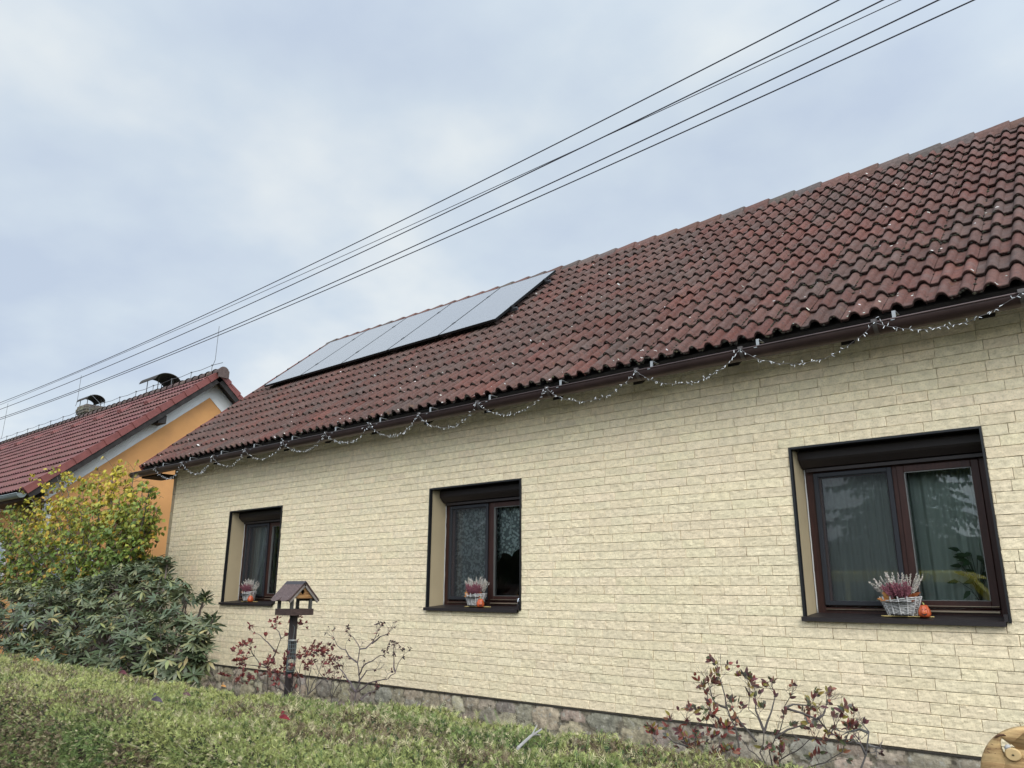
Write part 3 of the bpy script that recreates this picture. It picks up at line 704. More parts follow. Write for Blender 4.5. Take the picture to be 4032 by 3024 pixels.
for vv in (vlo+.45, vhi-.42):
    b = MB(); pb(note[0]-.03, note[-1]+.10, vv-.02, vv+.02, SO-.085, SO-.037)
    b.build('rail', mat('alu_dark', (.09, .09, .095), .5, .6), rails)
    for x in np.arange(note[0]+.2, note[-1]+.1, 1.1):
        b = MB(); pb(x-.015, x+.015, vv-.05, vv+.01, .02, SO-.086); b.build('hook', mat('alu_dark'), rails)
b = MB(); pb(note[-1]-.004, note[-1]+.03, vlo+.43, vlo+.50, SO-.035, SO+.008); pb(note[-1]-.004, note[-1]+.03, vhi-.46, vhi-.39, SO-.035, SO+.008); b.build('end_clamp', mat('clamp_black'), rails)
# ------------------------------------------------------------------ fairy lights
fl = thing('fairy_light_string', 'string of clear fairy lights draped in swags along the brown gutter', 'fairy lights', (-6, 5.97, 1.75))
sag = [.22, .22, .19, .18, .17, .17, .19, .21, .19, .20, .20, .21, .13, .2]
cab = MB(); bulbs = []
gy_ = GY-GR-.022
allp = []
for i in range(len(NODX)-1):
    a, c = NODX[i], NODX[i+1]; n = 26; P = []
    for k in range(n+1):
        t = k/n; x = a+(c-a)*t; z = GZt-.0-sag[i]*(1-(2*t-1)**2)**.82+rnd.uniform(-.006, .006); P.append(np.array([x, gy_+.05*math.sin(math.pi*t)+rnd.uniform(-.004, .004), z]))
    allp += P
    for k in range(1, n):
        for _ in range(rnd.choice((1, 1, 2))):
            d = norm((rnd.uniform(-1, 1), rnd.uniform(-.6, .6), rnd.uniform(-1, .8))); p0 = P[k]+(P[k+1]-P[k])*rnd.random(); bulbs.append((p0, d))
    for _ in range(3):
        d = norm((rnd.uniform(-1, 1), -.3, rnd.uniform(-1, .6))); bulbs.append((np.array([a, gy_, GZt])+np.array([rnd.gauss(0, .03), 0, rnd.gauss(-.01, .02)]), d))
cab.tube(allp, .0018, 4); cab.build('cable', mat('clear_cable', (.11, .10, .10), .4), fl)
M_bulb = mat('bulb', (.78, .80, .82), .15, spec=.8)
def one(b, p, d):
    b.tube([p, p+d*.008], .0012, 4, False); b.tube([p+d*.007, p+d*.026], .0023, 5)
bulbs.sort(key=lambda q_: -q_[0][0])
vis = [q_ for q_ in bulbs if q_[0][0] < -.1]; rest = [q_ for q_ in bulbs if q_[0][0] >= -.1]
for p, d in vis[:100]:
    s = MB(); one(s, p, d); s.build('bulb', M_bulb, fl)
s = MB()
for p, d in vis[100:]+rest: one(s, p, d)
tag(s.build('bulb_row', M_bulb, fl), kind='stuff')
# ------------------------------------------------------------------ orange neighbour house
NXE = -17.0; NEY, NEZ = 5.34, 1.86; NRY, NRZ = 9.12, 1.86+(9.12-5.34)*T; NSL = (NRY-NEY)/CT; NX1 = -36.
nb = thing('orange_house', 'orange rendered house with white bands and a brighter red tiled roof behind the tree', 'house', (-25, 9, GZ))
def nrp(x, v, n): return (x, NEY+v*CT-n*ST, NEZ+v*ST+n*CT)
def prof1(s): return .026*bumpf((s-.30)/.2)+.026*bumpf((s-.80)/.2)
def ncol(rg, x, r): return np.array([.150, .053, .046])*rg.uniform(.86, 1.1)*np.array([1, rg.uniform(.9, 1.1), 1])
nroof = tile_roof('roof', NX1, NXE-.16, 14, NSL/14, .30, mat('red_tile', attr=True, rough=.7, var=.15, vscale=6, bump=.25, bscale=100, col2=(.13, .07, .06), c2scale=4, c2range=(.5, .75)), nb, nrp, ncol, prof1, 12, t0=.042)
b = MB(); b.quad(nrp(NX1, 0.02, -.03), nrp(NXE-.1, .02, -.03), nrp(NXE-.1, NSL, -.03), nrp(NX1, NSL, -.03)); b.quad((NX1, NRY, NRZ), (NXE, NRY, NRZ), (NXE, 13.2, NRZ-(13.2-NRY)*T), (NX1, 13.2, NRZ-(13.2-NRY)*T))
b.build('roof_boarding', mat('dark_board'), nroof)
for i in range(14):          # verge tiles, both rakes
    for sgn in (0, 1):
        v0 = i*NSL/14; v1 = v0+NSL/14+.03; b = MB()
        def vp(x, v, n): 
            p = nrp(x, v, n); return p if not sgn else (p[0], 2*NRY-p[1], p[2])
        A = [vp(NXE-.17, v0, .07), vp(NXE+.0, v0, .075), vp(NXE+.01, v0, -.075), vp(NXE-.01, v0, -.075), vp(NXE-.01, v0, .05), vp(NXE-.17, v0, .05)]
        B_ = [vp(NXE-.17, v1, .045), vp(NXE-.015, v1, .05), vp(NXE-.01, v1, -.075), vp(NXE-.025, v1, -.075), vp(NXE-.02, v1, .03), vp(NXE-.17, v1, .03)]
        A = [b.V(p) for p in A]; B_ = [b.V(p) for p in B_]
        for k in range(6): b.q(A[k], A[(k+1) % 6], B_[(k+1) % 6], B_[k])
        b.q(*A[:4]); 
        b.build('verge_tile', mat('verge_tile', (.175, .050, .042), .7, var=.15, vscale=8), nroof)
b = MB()
x = NX1
while x < NXE-.05:
    w = .33; rg_ = []
    b.col = jit((.10, .065, .055), .2)
    for xx, sc in ((x, .9), (x+w-.05, 1.0), (x+w, 1.12)):
        rg_.append([b.V((xx, NRY-.12*sc*math.cos(a), NRZ+.0+.11*sc*math.sin(a))) for a in np.linspace(-.25, math.pi+.25, 9)])
    for A, B_ in zip(rg_, rg_[1:]):
        for k in range(8): b.q(A[k], A[k+1], B_[k+1], B_[k])
    x += w
c = b.V((x, NRY, NRZ)); 
for k in range(8): b.t(rg_[-1][k], rg_[-1][k+1], c)
b.box(x-.02, x+.03, NRY-.13, NRY+.13, NRZ-.16, NRZ+.02)
b.build('ridge_tiles', mat('ridge_tile'), nroof, attr=True)
for k in range(11):          # snow stop tiles below the ridge
    b = MB(); x = NXE-2.1-k*1.5; v = NSL*11/14; p = [nrp(x, v+.02, .05), nrp(x+.26, v+.02, .05), nrp(x+.26, v+.36, .05), nrp(x, v+.36, .05), nrp(x+.03, v+.05, .115), nrp(x+.23, v+.05, .115)]
    I = [b.V(q_) for q_ in p]; b.q(I[0], I[1], I[5], I[4]); b.q(I[4], I[5], I[2], I[3]); b.t(I[0], I[4], I[3]); b.t(I[1], I[2], I[5])
    b.build('snow_stop', mat('verge_tile'), nroof)
NW = NXE-.42
M_or = mat('orange_render', (.62, .31, .115), .9, var=.12, vscale=1.2, bump=.25, bscale=60, col2=(.54, .27, .11), c2scale=1.6, c2range=(.5, .72))
M_wh = mat('white_render', (.78, .78, .76), .9, var=.05, vscale=3, bump=.2, bscale=60)
wy0, wy1 = 5.85, 12.4
b = MB(); top = lambda y: NEZ+(min(y, 2*NRY-y)-NEY)*T-.1
b.prism([(NW, wy0, GZ-.3), (NW, wy1, GZ-.3), (NW, wy1, top(wy1)), (NW, NRY, top(NRY)), (NW, wy0, top(wy0))], (-1, 0, 0), 0, .3)
b.box(NX1+.3, NW-.3, wy0, wy0+.3, GZ-.3, top(wy0)); b.box(NX1+.3, NW-.3, wy1-.3, wy1, GZ-.3, top(wy1)-.2)
b.build('wall', M_or, nb)
b = MB(); bw = .43
for sgn in (0, 1):
    f = (lambda y: y) if not sgn else (lambda y: 2*NRY-y)
    ye = wy0; P = [(NW+.006, f(ye), top(ye)), (NW+.006, f(NRY), top(NRY)), (NW+.006, f(NRY), top(NRY)-bw*1.08), (NW+.006, f(ye), top(ye)-bw*1.08)]
    b.prism(P if not sgn else P[::-1], (1, 0, 0), 0, .014)
b.box(NW+.004, NW+.02, wy0-.02, wy0+.16, GZ, top(wy0)-bw*1.08-.002)
b.box(NX1+.3, NW+.02, wy0-.02, wy0-.002, top(wy0)-.55, top(wy0)-.05)
b.build('white_band', M_wh, nb)
for (ya, yb_, za, zb_) in ((6.10, 6.95, -.75, .95),):   # gable window with wide white surround
    b = MB(); X_ = NW+.022
    b.box(X_-.02, X_+.01, ya, ya+.13, za, zb_); b.box(X_-.02, X_+.01, yb_-.13, yb_, za, zb_); b.box(X_-.02, X_+.01, ya+.13, yb_-.13, zb_-.13, zb_); b.box(X_-.02, X_+.03, ya+.13, yb_-.13, za, za+.1); b.box(X_-.015, X_+.005, (ya+yb_)/2-.04, (ya+yb_)/2+.04, za+.1, zb_-.13)
    w = b.build('window', mat('white_pvc', (.75, .76, .77), .5), nb); b = MB(); b.quad((X_-.016, ya+.13, za+.1), (X_-.016, yb_-.13, za+.1), (X_-.016, yb_-.13, zb_-.13), (X_-.016, ya+.13, zb_-.13)); b.build('pane', mat('dark_pane', (.30, .34, .38), .12, spec=.8), w)
for k in range(3):            # street front windows
    xa = NW-1.6-k*4.2; b = MB(); y_ = wy0-.02
    b.box(xa-1.3, xa-1.15, y_-.02, y_+.03, -.35, 1.05); b.box(xa-.15, xa, y_-.02, y_+.03, -.35, 1.05); b.box(xa-1.15, xa-.15, y_-.02, y_+.03, .92, 1.05); b.box(xa-1.15, xa-.15, y_-.03, y_+.03, -.35, -.24); b.box(xa-.69, xa-.61, y_-.01, y_+.03, -.24, .92)
    w = b.build('window', mat('white_pvc'), nb); b = MB(); b.quad((xa-1.15, y_+.01, -.24), (xa-.15, y_+.01, -.24), (xa-.15, y_+.01, .92), (xa-1.15, y_+.01, .92)); b.build('pane', mat('dark_pane'), w)
b = MB()                       # barge boards, soffit
for sgn in (0, 1):
    def vp(x, v, n):
        p = nrp(x, v, n); return p if not sgn else (p[0], 2*NRY-p[1], p[2])
    for (xa, xb, n0, n1) in ((NXE-.06, NXE-.02, -.19, -.07), (NW+.02, NXE-.06, -.075, -.05)):
        P = [vp(x, v, n_) for n_ in (n0, n1) for v in (-.0, NSL-.02) for x in (xa, xb)]; I = [b.V(p) for p in P]
        for q4 in ((0, 2, 3, 1), (4, 5, 7, 6), (0, 1, 5, 4), (2, 6, 7, 3), (0, 4, 6, 2), (1, 3, 7, 5)): b.q(*[I[k] for k in q4])
b.build('barge_board', mat('old_dark_wood', (.022, .018, .016), .85, var=.4, vscale=9), nb)
for v in (NSL*.64,):
    b = MB(); p = nrp(0, v, -.17); b.box(NW, NXE-.05, p[1]-.09, p[1]+.09, p[2]-.17, p[2]+.02); b.build('purlin_end', mat('old_dark_wood'), nb)
    b = MB(); b.box(NW, NXE-.05, 2*NRY-p[1]-.09, 2*NRY-p[1]+.09, p[2]-.17, p[2]+.02); b.build('purlin_end', mat('old_dark_wood'), nb)
b = MB(); gyN, gzN = NEY-.05, NEZ-.06; pr = [(gyN-.085*math.cos(a), gzN-.085*math.sin(a)) for a in np.linspace(0, math.pi, 13)]
b.sweep(pr, NX1, NXE-.02); b.tube([(NX1, gyN-.085, gzN), (NXE-.02, gyN-.085, gzN)], .011, 6)
I = [b.V((NXE-.02, y, z)) for y, z in pr]; c = b.V((NXE-.02, gyN, gzN))
for k in range(12): b.t(c, I[k], I[k+1])
b.build('gutter', mat('galvanised', (.22, .25, .25), .45, .6, var=.15, vscale=4), nb, smooth=True)
b = MB(); b.box(NX1, NXE-.08, NEY+.0, NEY+.03, NEZ-.16, NEZ-.01); b.box(NX1, NXE-.08, NEY+.03, wy0, NEZ-.18, NEZ-.16); b.build('fascia', mat('brown_fascia', (.05, .022, .014), .7), nb)
# chimneys: find their places on the ridge
def ridge_x(px, py): 
    d = at(px, py, 1.); return d[0]*NRY
def chimney(x, w, dz, dome):
    b = MB(); cy0 = NRY+.28; nrow = 6; zt = NRZ+dz
    for k in range(12):
        e = .05 if k == 10 else (.03 if k in (9, 11) else 0); z0 = zt-(12-k)*.085; b.col = jit((.13, .115, .085), .25)
        for j in range(4):
            xa = x-w/2-e+(w+2*e)*j/4; b.col = jit((.135, .12, .09), .3); b.bbox(xa+.004, xa+(w+2*e)/4-.004, cy0-.22-e+rnd.uniform(-.006, .006), cy0+.22+e, z0+.006, z0+.085, .008)
    b.box(x-w/2+.01, x+w/2-.01, cy0-.20, cy0+.21, zt-1.02, zt-.005)
    ch = b.build('chimney', mat('chimney_brick', attr=True, rough=.95, var=.4, vscale=14, bump=.6, bscale=40), nb, attr=True)
    c = MB(); n = 16; zc = zt+dome[0]; R = dome[1]
    for s0, x0c in ((-1, x-w/2-.12), ):
        pass
    # curved sheet-metal cowl: rises in an arch, then flicks up to a flat lip on the left
    pts = [(cy0-R*math.cos(a), zc+R*.66*math.sin(a)) for a in np.linspace(.12, math.pi-.12, n)]
    xa, xb = x-w*.62, x+w*.62
    for off in (0, .018):
        A = [c.V((xa, y, z+off)) for y, z in pts]; B_ = [c.V((xb, y, z+off)) for y, z in pts]
        for k in range(n-1): c.q(A[k], A[k+1], B_[k+1], B_[k])
        if off: 
            for k in range(n-1): c.q(A0[k], A0[k+1], A[k+1], A[k]); c.q(B0[k], B0[k+1], B_[k+1], B_[k])
        A0, B0 = A, B_
    c.build('cowl', mat('rusty_sheet', (.035, .028, .022), .7, .3, var=.4, vscale=6), ch)
    for (u, yy) in ((-.42, -.2), (-.42, .2), (.40, -.2), (.40, .2)):
        c = MB(); zt_ = np.interp(yy, [p[0]-cy0 for p in pts], [p[1] for p in pts]); c.tube([(x+u*w, cy0+yy, zt-.02), (x+u*w, cy0+yy, zt_)], .011, 5)
        c.build('stay', mat('rusty_sheet'), ch)
    return zt
xc1, xc2 = ridge_x(335, 1645), ridge_x(600, 1560)
xc1 -= .75; xc2 -= .5
chimney(xc1+.25, .68, .46, (.13, .27))
chimney(xc2+.25, .80, .16, (.22, .36))
lc = thing('lightning_conductor', 'thin lightning wire on posts along the ridge of the red roof', 'lightning conductor', (-25, NRY, NRZ))
P = []; xs_ = np.arange(NX1, NXE-.2, 1.03)
b = MB()
for x in xs_:
    P += [(x, NRY, NRZ+.27), (x+.5, NRY, NRZ+.245)]
b.tube(P, .0075, 4); b.build('wire', mat('old_wire', (.13, .13, .13), .5, .5), lc)
for x in xs_:
    b = MB(); b.tube([(x, NRY, NRZ+.08), (x, NRY, NRZ+.285)], .009, 5); b.box(x-.02, x+.02, NRY-.015, NRY+.015, NRZ+.255, NRZ+.285); b.build('post', mat('old_wire'), lc)
for x, z0, hh in ((xs_[-1]+.0, NRZ+.28, 1.0), (ridge_x(15, 1650), NRZ+.25, 1.35), (xc1-.22, NRZ+.5, 1.0)):
    b = MB(); b.tube([(x, NRY+.02, z0), (x+.08, NRY+.02, z0+.12), (x+.09, NRY+.02, z0+hh)], .0065, 5); b.build('rod', mat('old_wire'), lc)
b = MB(); b.tube([(xc1+.62, NRY+.1, NRZ+.75), (xc1+1.1, NRY, NRZ+.62), (xc1+1.7, NRY, NRZ+.30)], .007, 4); b.build('wire', mat('old_wire'), lc)
# ------------------------------------------------------------------ power lines
def fitwire(pts, Y, r, label):
    P3 = [at(px, py, Y) for px, py in pts]; xs_ = np.array([p[0] for p in P3]); zs_ = np.array([p[2] for p in P3]); k = np.polyfit(xs_, zs_, 2); k[0] = max(k[0], .0006)
    X = np.linspace(-44, 4, 90); b = MB(); b.tube([(x, Y, float(np.polyval(k, x))) for x in X], r, 6)
    tag(b.build('power_line', mat('wire_black', (.02, .02, .03), .6)), label, 'power line', 'overhead wires above the street')
fitwire([(0, 1585), (640, 1318), (1517, 900), (2460, 420), (3320, 0)], 7.0, .0074, 'topmost dark overhead wire of the five')
fitwire([(0, 1594), (1000, 1164), (1599, 900), (2250, 590), (3554, 0)], 7.15, .0048, 'thinnest overhead wire, crossing under the second dark one')
fitwire([(0, 1612), (1000, 1190), (1635, 900), (2250, 590), (3487, 0)], 7.0, .0074, 'second thick overhead wire from the top, crossed by the thin one')
fitwire([(0, 1646), (1000, 1248), (1796, 900), (2600, 510), (3706, 0)], 7.0, .0074, 'upper wire of the lowest overhead pair')
fitwire([(0, 1652), (1000, 1263), (1855, 900), (2600, 545), (3855, 0)], 7.05, .0070, 'lowest of the five overhead wires')
#VEG
# ------------------------------------------------------------------ bird feeder (on its post, in front of the wall)
FYd = 4.86
c0 = at(1143, 2424, FYd)                       # nearest bottom corner of the tray
fx1 = c0[0]; fz = c0[2]; ts = .285; fx0 = fx1-ts; fy0 = FYd; fy1 = FYd+ts; fcx, fcy = (fx0+fx1)/2, (fy0+fy1)/2
bf = thing('bird_feeder', 'wooden bird table with a brown felt roof on a dark post', 'bird feeder', (fcx, fcy, GZ))
M_bw = mat('weathered_board', (.055, .032, .026), .85, var=.4, vscale=14, bump=.4, bscale=60, stretch=(1, 1, 4))
M_gw = mat('pine_board', (.36, .19, .07), .65, var=.3, vscale=9, stretch=(1, 1, 9), col2=(.20, .09, .03), c2scale=5)
b = MB(); h_ = .065; w_ = .016
b.box(fx0+w_, fx1-w_, fy0+w_, fy1-w_, fz+.008, fz+.018)
b.bbox(fx0, fx1, fy0, fy0+w_, fz, fz+h_, .002); b.bbox(fx0, fx1, fy1-w_, fy1, fz+.001, fz+h_, .002)
b.box(fx0, fx0+w_, fy0+w_, fy1-w_, fz, fz+h_-.002); b.box(fx1-w_, fx1, fy0+w_, fy1-w_, fz, fz+h_-.002)
for k in range(5): b.tube([(fx1-.05-k*.03, fy0+.02, fz+.004), (fx1-.05-k*.03+.004, fy0+.02, fz-.014)], .002, 4)
b.build('tray', M_bw, bf)
M_post = mat('grey_post', (.055, .052, .047), .8, var=.35, vscale=30, stretch=(1, 1, .3))
for (px_, py_) in ((fx0+.028, fy0+.028), (fx1-.028, fy0+.028), (fx0+.028, fy1-.028), (fx1-.028, fy1-.028)):
    b = MB(); b.box(px_-.014, px_+.014, py_-.014, py_+.014, fz+.018, fz+.225); b.build('corner_post', M_post, bf)
b = MB(); b.box(fcx-.030, fcx+.030, fcy-.030, fcy+.030, GZ-.3, fz+.008); b.build('pole', mat('dark_pole', (.030, .022, .020), .8, var=.3, vscale=20, stretch=(1, 1, .3)), bf)
zr, zp = fz+.172, fz+.342; rx0, rx1 = fx0-.030, fx1+.025; hw = .192
for sgn in (-1, 1):
    b = MB()
    A = (rx0, fcy+sgn*hw, zr-.02); B_ = (rx1, fcy+sgn*hw, zr-.02); C_ = (rx1, fcy, zp); D_ = (rx0, fcy, zp); nn = norm((0, sgn*(zp-zr+.02), hw))
    b.prism([A, B_, C_, D_], nn, -.014, 0); b.build('roof_board', M_bw, bf)
    # felt with two rounded tongues
    b = MB(); pts = []; dv = norm((0, sgn*hw, zr-.02-zp)); Ls = math.hypot(hw, zp-zr+.02); tw_ = (rx1-rx0)/2
    pts.append(np.array([rx0-.004, fcy, zp])); 
    low = []
    for k in range(2):
        cxk = rx0+tw_*(k+.5)
        for a in np.linspace(math.pi, 0, 11): low.append(np.array([cxk, fcy, zp])+np.array([math.cos(a)*(tw_/2-.003), 0, 0])+dv*(Ls-.045+.062*math.sin(a)**.8))
    P = [pts[0]]+low+[np.array([rx1+.004, fcy, zp])]
    top_ = [b.V(p+nn*.005) for p in P]; bot = [b.V(p+nn*.0008) for p in P]; 
    # fan from ridge midpoint rows
    mid = [np.array([p[0], fcy, zp]) for p in P]; mt = [b.V(p+nn*.005) for p in mid]
    for k in range(len(P)-1):
        b.q(mt[k], top_[k], top_[k+1], mt[k+1]); b.q(top_[k], bot[k], bot[k+1], top_[k+1])
    for (u, v) in ((.08, .28), (.30, .28), (.05, .80), (.16, .84), (.22, .80), (.30, .82)):
        b.col = (.5, .48, .45); 
    b.build('felt', mat('roof_felt', (.105, .072, .068), .95, var=.25, vscale=60, bump=.6, bscale=220), bf)
    b = MB()
    for (u, v) in ((.14, .2), (.62, .2), (.10, .78), (.38, .82), (.58, .80), (.84, .82)):
        p = np.array([rx0+(rx1-rx0)*u, fcy, zp])+dv*Ls*v+nn*.006; b.blob(p, .0035)
    b.build('nails', mat('zinc'), bf)
b = MB(); b.prism([(rx0-.004, fcy-.035, zp-.025), (rx0-.004, fcy, zp+.008), (rx0-.004, fcy+.035, zp-.025), (rx0-.004, fcy, zp-.006)], (1, 0, 0), 0, rx1-rx0+.008); b.build('ridge_strip', mat('felt_dark', (.05, .045, .05), .9), bf)
for gx_ in (fx1-.004, fx0+.004):
    b = MB(); n = 20; zb0 = zr+.0; hw2 = .155
    # triangle with a round hole: fan ring
    tri = [np.array([gx_, fcy-hw2, zb0]), np.array([gx_, fcy+hw2, zb0]), np.array([gx_, fcy, zp-.02])]; hc = np.array([gx_, fcy-.005, zb0+.065]); hr = .023
    def edge_hit(a):
        d = np.array([math.cos(a), math.sin(a)]); best_ = 9
        for k in range(3):
            p, q_ = tri[k][1:]-hc[1:], tri[(k+1) % 3][1:]-hc[1:]; e_ = q_-p; den = d[0]*e_[1]-d[1]*e_[0]
            if abs(den) < 1e-9: continue
            t = (p[0]*e_[1]-p[1]*e_[0])/den; u = (p[0]*d[1]-p[1]*d[0])/den
            if t > 0 and -1e-6 <= u <= 1+1e-6: best_ = min(best_, t)
        return best_
    angs = sorted(list(np.linspace(0, 2*math.pi, n, endpoint=False))+[math.atan2(*(t_[1:]-hc[1:])[::-1]) % (2*math.pi) for t_ in tri])
    for sx in (0, -.012 if gx_ == fx1-.004 else .012):
        I = [b.V((gx_+sx, hc[1]+hr*math.cos(a), hc[2]+hr*math.sin(a))) for a in angs]; O = [b.V((gx_+sx, hc[1]+edge_hit(a)*math.cos(a), hc[2]+edge_hit(a)*math.sin(a))) for a in angs]
        m_ = len(angs)
        for k in range(m_): b.q(I[k], I[(k+1) % m_], O[(k+1) % m_], O[k])
        if sx: 
            for k in range(m_): b.q(I0[k], I0[(k+1) % m_], I[(k+1) % m_], I[k]); b.q(O0[k], O0[(k+1) % m_], O[(k+1) % m_], O[k])
        I0, O0 = I, O
    b.build('gable_board', M_gw, bf)
for sgn in (-1, 1):
    b = MB(); nn = norm((0, sgn*(zp-zr+.02), hw)); A = np.array([rx1-.002, fcy+sgn*hw, zr-.02]); C_ = np.array([rx1-.002, fcy, zp])
    b.prism([A-nn*.016, C_-nn*.016, C_-nn*.036, A-nn*.036], (1, 0, 0), -.016, .001); b.build('edge_batten', mat('grey_wood', (.19, .165, .145), .85, var=.3, vscale=20), bf)
# hanging cage feeder
hx, hy = fcx+.065, fcy-.035; hz1 = fz-.255; hz0 = hz1-.30; r_ = .042
cf = thing('peanut_feeder', 'narrow wire cage fat-ball feeder hanging beside the post of the bird table', 'feeder', (hx, hy, hz0))
b = MB(); M_wire = mat('galv_wire', (.16, .19, .19), .45, .5)
for z in np.linspace(hz0, hz1, 9): b.tube([(hx+r_*math.cos(a), hy+r_*math.sin(a), z) for a in np.linspace(0, 2*math.pi, 17)], .0019, 4, False)
for a in np.linspace(0, 2*math.pi, 12, endpoint=False): b.tube([(hx+r_*math.cos(a), hy+r_*math.sin(a), hz0), (hx+r_*math.cos(a), hy+r_*math.sin(a), hz1)], .0019, 4, False)
b.build('cage', M_wire, cf)
b = MB(); b.lathe([(0, 0), (r_+.003, 0), (r_+.003, .010), (0, .014)], (hx, hy, hz1), 20); b.build('lid', mat('lid_metal', (.55, .55, .53), .3, .7), cf)
b = MB(); b.lathe([(0, 0), (r_+.002, 0), (r_+.002, .006), (0, .006)], (hx, hy, hz0-.004), 20); b.build('base', M_wire, cf)
b = MB(); b.tube([(hx, hy, hz1+.012), (hx+.012, hy, hz1+.08), (hx+.010, hy, hz1+.14), (hx-.03, hy+.005, hz1+.16)], .002, 4); b.build('hanger', M_wire, cf)
for k in range(2):
    b = MB(); b.lathe([(0.0, 0), (.022, .003), (.033, .018), (.034, .032), (.024, .047), (0, .052)], (hx, hy, hz0+.006+k*.062), 14); b.build('fat_ball', mat('fat_ball', (.42, .37, .27), .9, var=.3, vscale=60), cf, smooth=True)
# ------------------------------------------------------------------ azaleas
def leaf_tuft(b, p, d, n, L_, cols, r0, droop=0.):
    for k in range(n):
        a = 2*math.pi*(k/n)+r0.random(); side = norm(np.cross(d, (0.3, .2, 1))); s2 = np.cross(d, side)
        dr = norm(d*r0.uniform(.4, 1.3)+(side*math.cos(a)+s2*math.sin(a))*r0.uniform(.5, 1.)+np.array([0, 0, -droop]))
        b.col = jit(r0.choice(cols), .3); leafshape(b, p+d*r0.uniform(-.02, .0), dr, norm(s2*math.sin(a)+side*math.cos(a)+np.array([0, -.6, .6])), L_*r0.uniform(.5, 1.1), L_*.40, .2, 5, .18, .8)
def shrub(label, cat, Y, limbs, cols, leafL, dens, seed, ox, oy, sc, r_base=.011, spread=.16, twl=.075, tuft=4, droop=0., barkc=(.085, .070, .062), group=None, name='azalea_bush', twigs=2.2):
    r0 = random.Random(seed); p0 = at(ox+limbs[0][0][0]*sc, oy+limbs[0][0][1]*sc, Y)
    t = thing(name, label, cat, (p0[0], p0[1], GZ), group)
    bw = MB(); lf = MB()
    for li, pl in enumerate(limbs):
        P = []; yo = 0.; dy = r0.uniform(-spread, spread)
        for i, (x, y) in enumerate(pl): P.append(at(ox+x*sc, oy+y*sc, Y+dy*i/max(1, len(pl)-1)))
        if li == 0: P.insert(0, np.array([P[0][0], P[0][1], GZ-.02]))
        elif pl[0][1]*sc+oy > 3000: P.insert(0, np.array([p0[0]+(P[0][0]-p0[0])*.4, P[0][1], GZ-.02]))
        # subdivide with slight kinks
        Q = [P[0]]
        for a, c in zip(P, P[1:]):
            L_ = np.linalg.norm(c-a); m_ = max(1, int(L_/.05))
            for k in range(1, m_+1): Q.append(a+(c-a)*k/m_+np.array([r0.gauss(0, .0045) for _ in range(3)]))
        rb = r_base*(1. if li == 0 else .72); n = len(Q); R_ = [max(.0019, .88*rb*(1-.78*k/n)) for k in range(n)]
        bw.col = jit(barkc, .15); bw.tube(Q, R_, 6)
        def twig(p, d, L_, r, lev):
            K = [p]; dd = d
            for k in range(3):
                dd = norm(dd+np.array([r0.gauss(0, .28), r0.gauss(0, .28), r0.gauss(.12, .2)])); K.append(K[-1]+dd*L_/3)
            bw.col = jit(barkc if r0.random() < .6 else (.15, .10, .085), .2); bw.tube(K, [r, r*.8, r*.65, r*.5], 4, False)
            if lev < 2:
                for _ in range(r0.choice((1, 2, 2, 3))): twig(K[r0.choice((2, 3))], norm(dd+np.array([r0.gauss(0, .7), r0.gauss(0, .6), r0.gauss(.2, .4)])), L_*r0.uniform(.5, .8), r*.7, lev+1)
            if lev >= 1 and r0.random() < dens: leaf_tuft(lf, K[-1], dd, r0.randint(2, tuft+1), leafL, cols, r0, droop)
        for k in range(2 if li else 4, n):
            f = k/n
            if r0.random() < .16*twigs*(f+.15):
                ax = norm(Q[k]-Q[k-1]); twig(Q[k], norm(ax*.5+np.array([r0.gauss(0, .7), r0.gauss(0, .6), r0.uniform(-.1, .9)])), twl*r0.uniform(.5, 1.2), max(.0016, R_[k]*.55), 0)
        for _ in range(3): twig(Q[-1], norm(norm(Q[-1]-Q[-2])+np.array([r0.gauss(0, .5), r0.gauss(0, .5), r0.gauss(.2, .3)])), twl*.8, R_[-1]*.8, 0)
        if dens > .05: leaf_tuft(lf, Q[-1], norm(Q[-1]-Q[-2]), tuft, leafL, cols, r0, droop)
    bw.build('branches', M_twig, t, attr=True)
    if lf.v: lf.build('leaves', M_leaf, t, attr=True)
    return t
red = [(.27, .05, .045), (.20, .035, .04), (.33, .10, .075), (.13, .03, .035), (.17, .07, .06)]
dry = [(.045, .025, .022), (.07, .03, .03), (.03, .02, .02), (.16, .03, .03)]
mixd = [(.22, .06, .045), (.14, .045, .05), (.28, .11, .07), (.12, .06, .06), (.26, .20, .05), (.10, .11, .05), (.17, .08, .06), (.11, .10, .08)]
g = 'azaleas along the foot of the wall'
shrub('thin red-leaved azalea with a forked stem left of the bird table post', 'shrub', 5.3,
      [[(465, 1485), (468, 1420), (465, 1345)], [(465, 1345), (520, 1250), (545, 1180), (565, 1130), (610, 1105), (650, 1060)], [(465, 1345), (410, 1310), (370, 1260), (300, 1270), (258, 1248)],
       [(525, 1225), (480, 1180), (430, 1120), (375, 1092)], [(565, 1130), (550, 1080), (530, 1060)], [(465, 1345), (380, 1330), (300, 1320)], [(370, 1260), (345, 1205)], [(610, 1105), (680, 1060), (683, 1020)]], red, .046, .50, 3, 800, 1900, .5425, .012, .12, .08, 3, group=g)
shrub('tiny red-leaved azalea seedling farthest left along the stone plinth', 'shrub', 5.5, [[(225, 1480), (228, 1400), (235, 1320)], [(228, 1400), (180, 1390), (160, 1400)], [(228, 1400), (260, 1340)]], red, .05, .55, 4, 800, 1900, .5425, .006, .05, .05, 4, group=g, twigs=1.5)
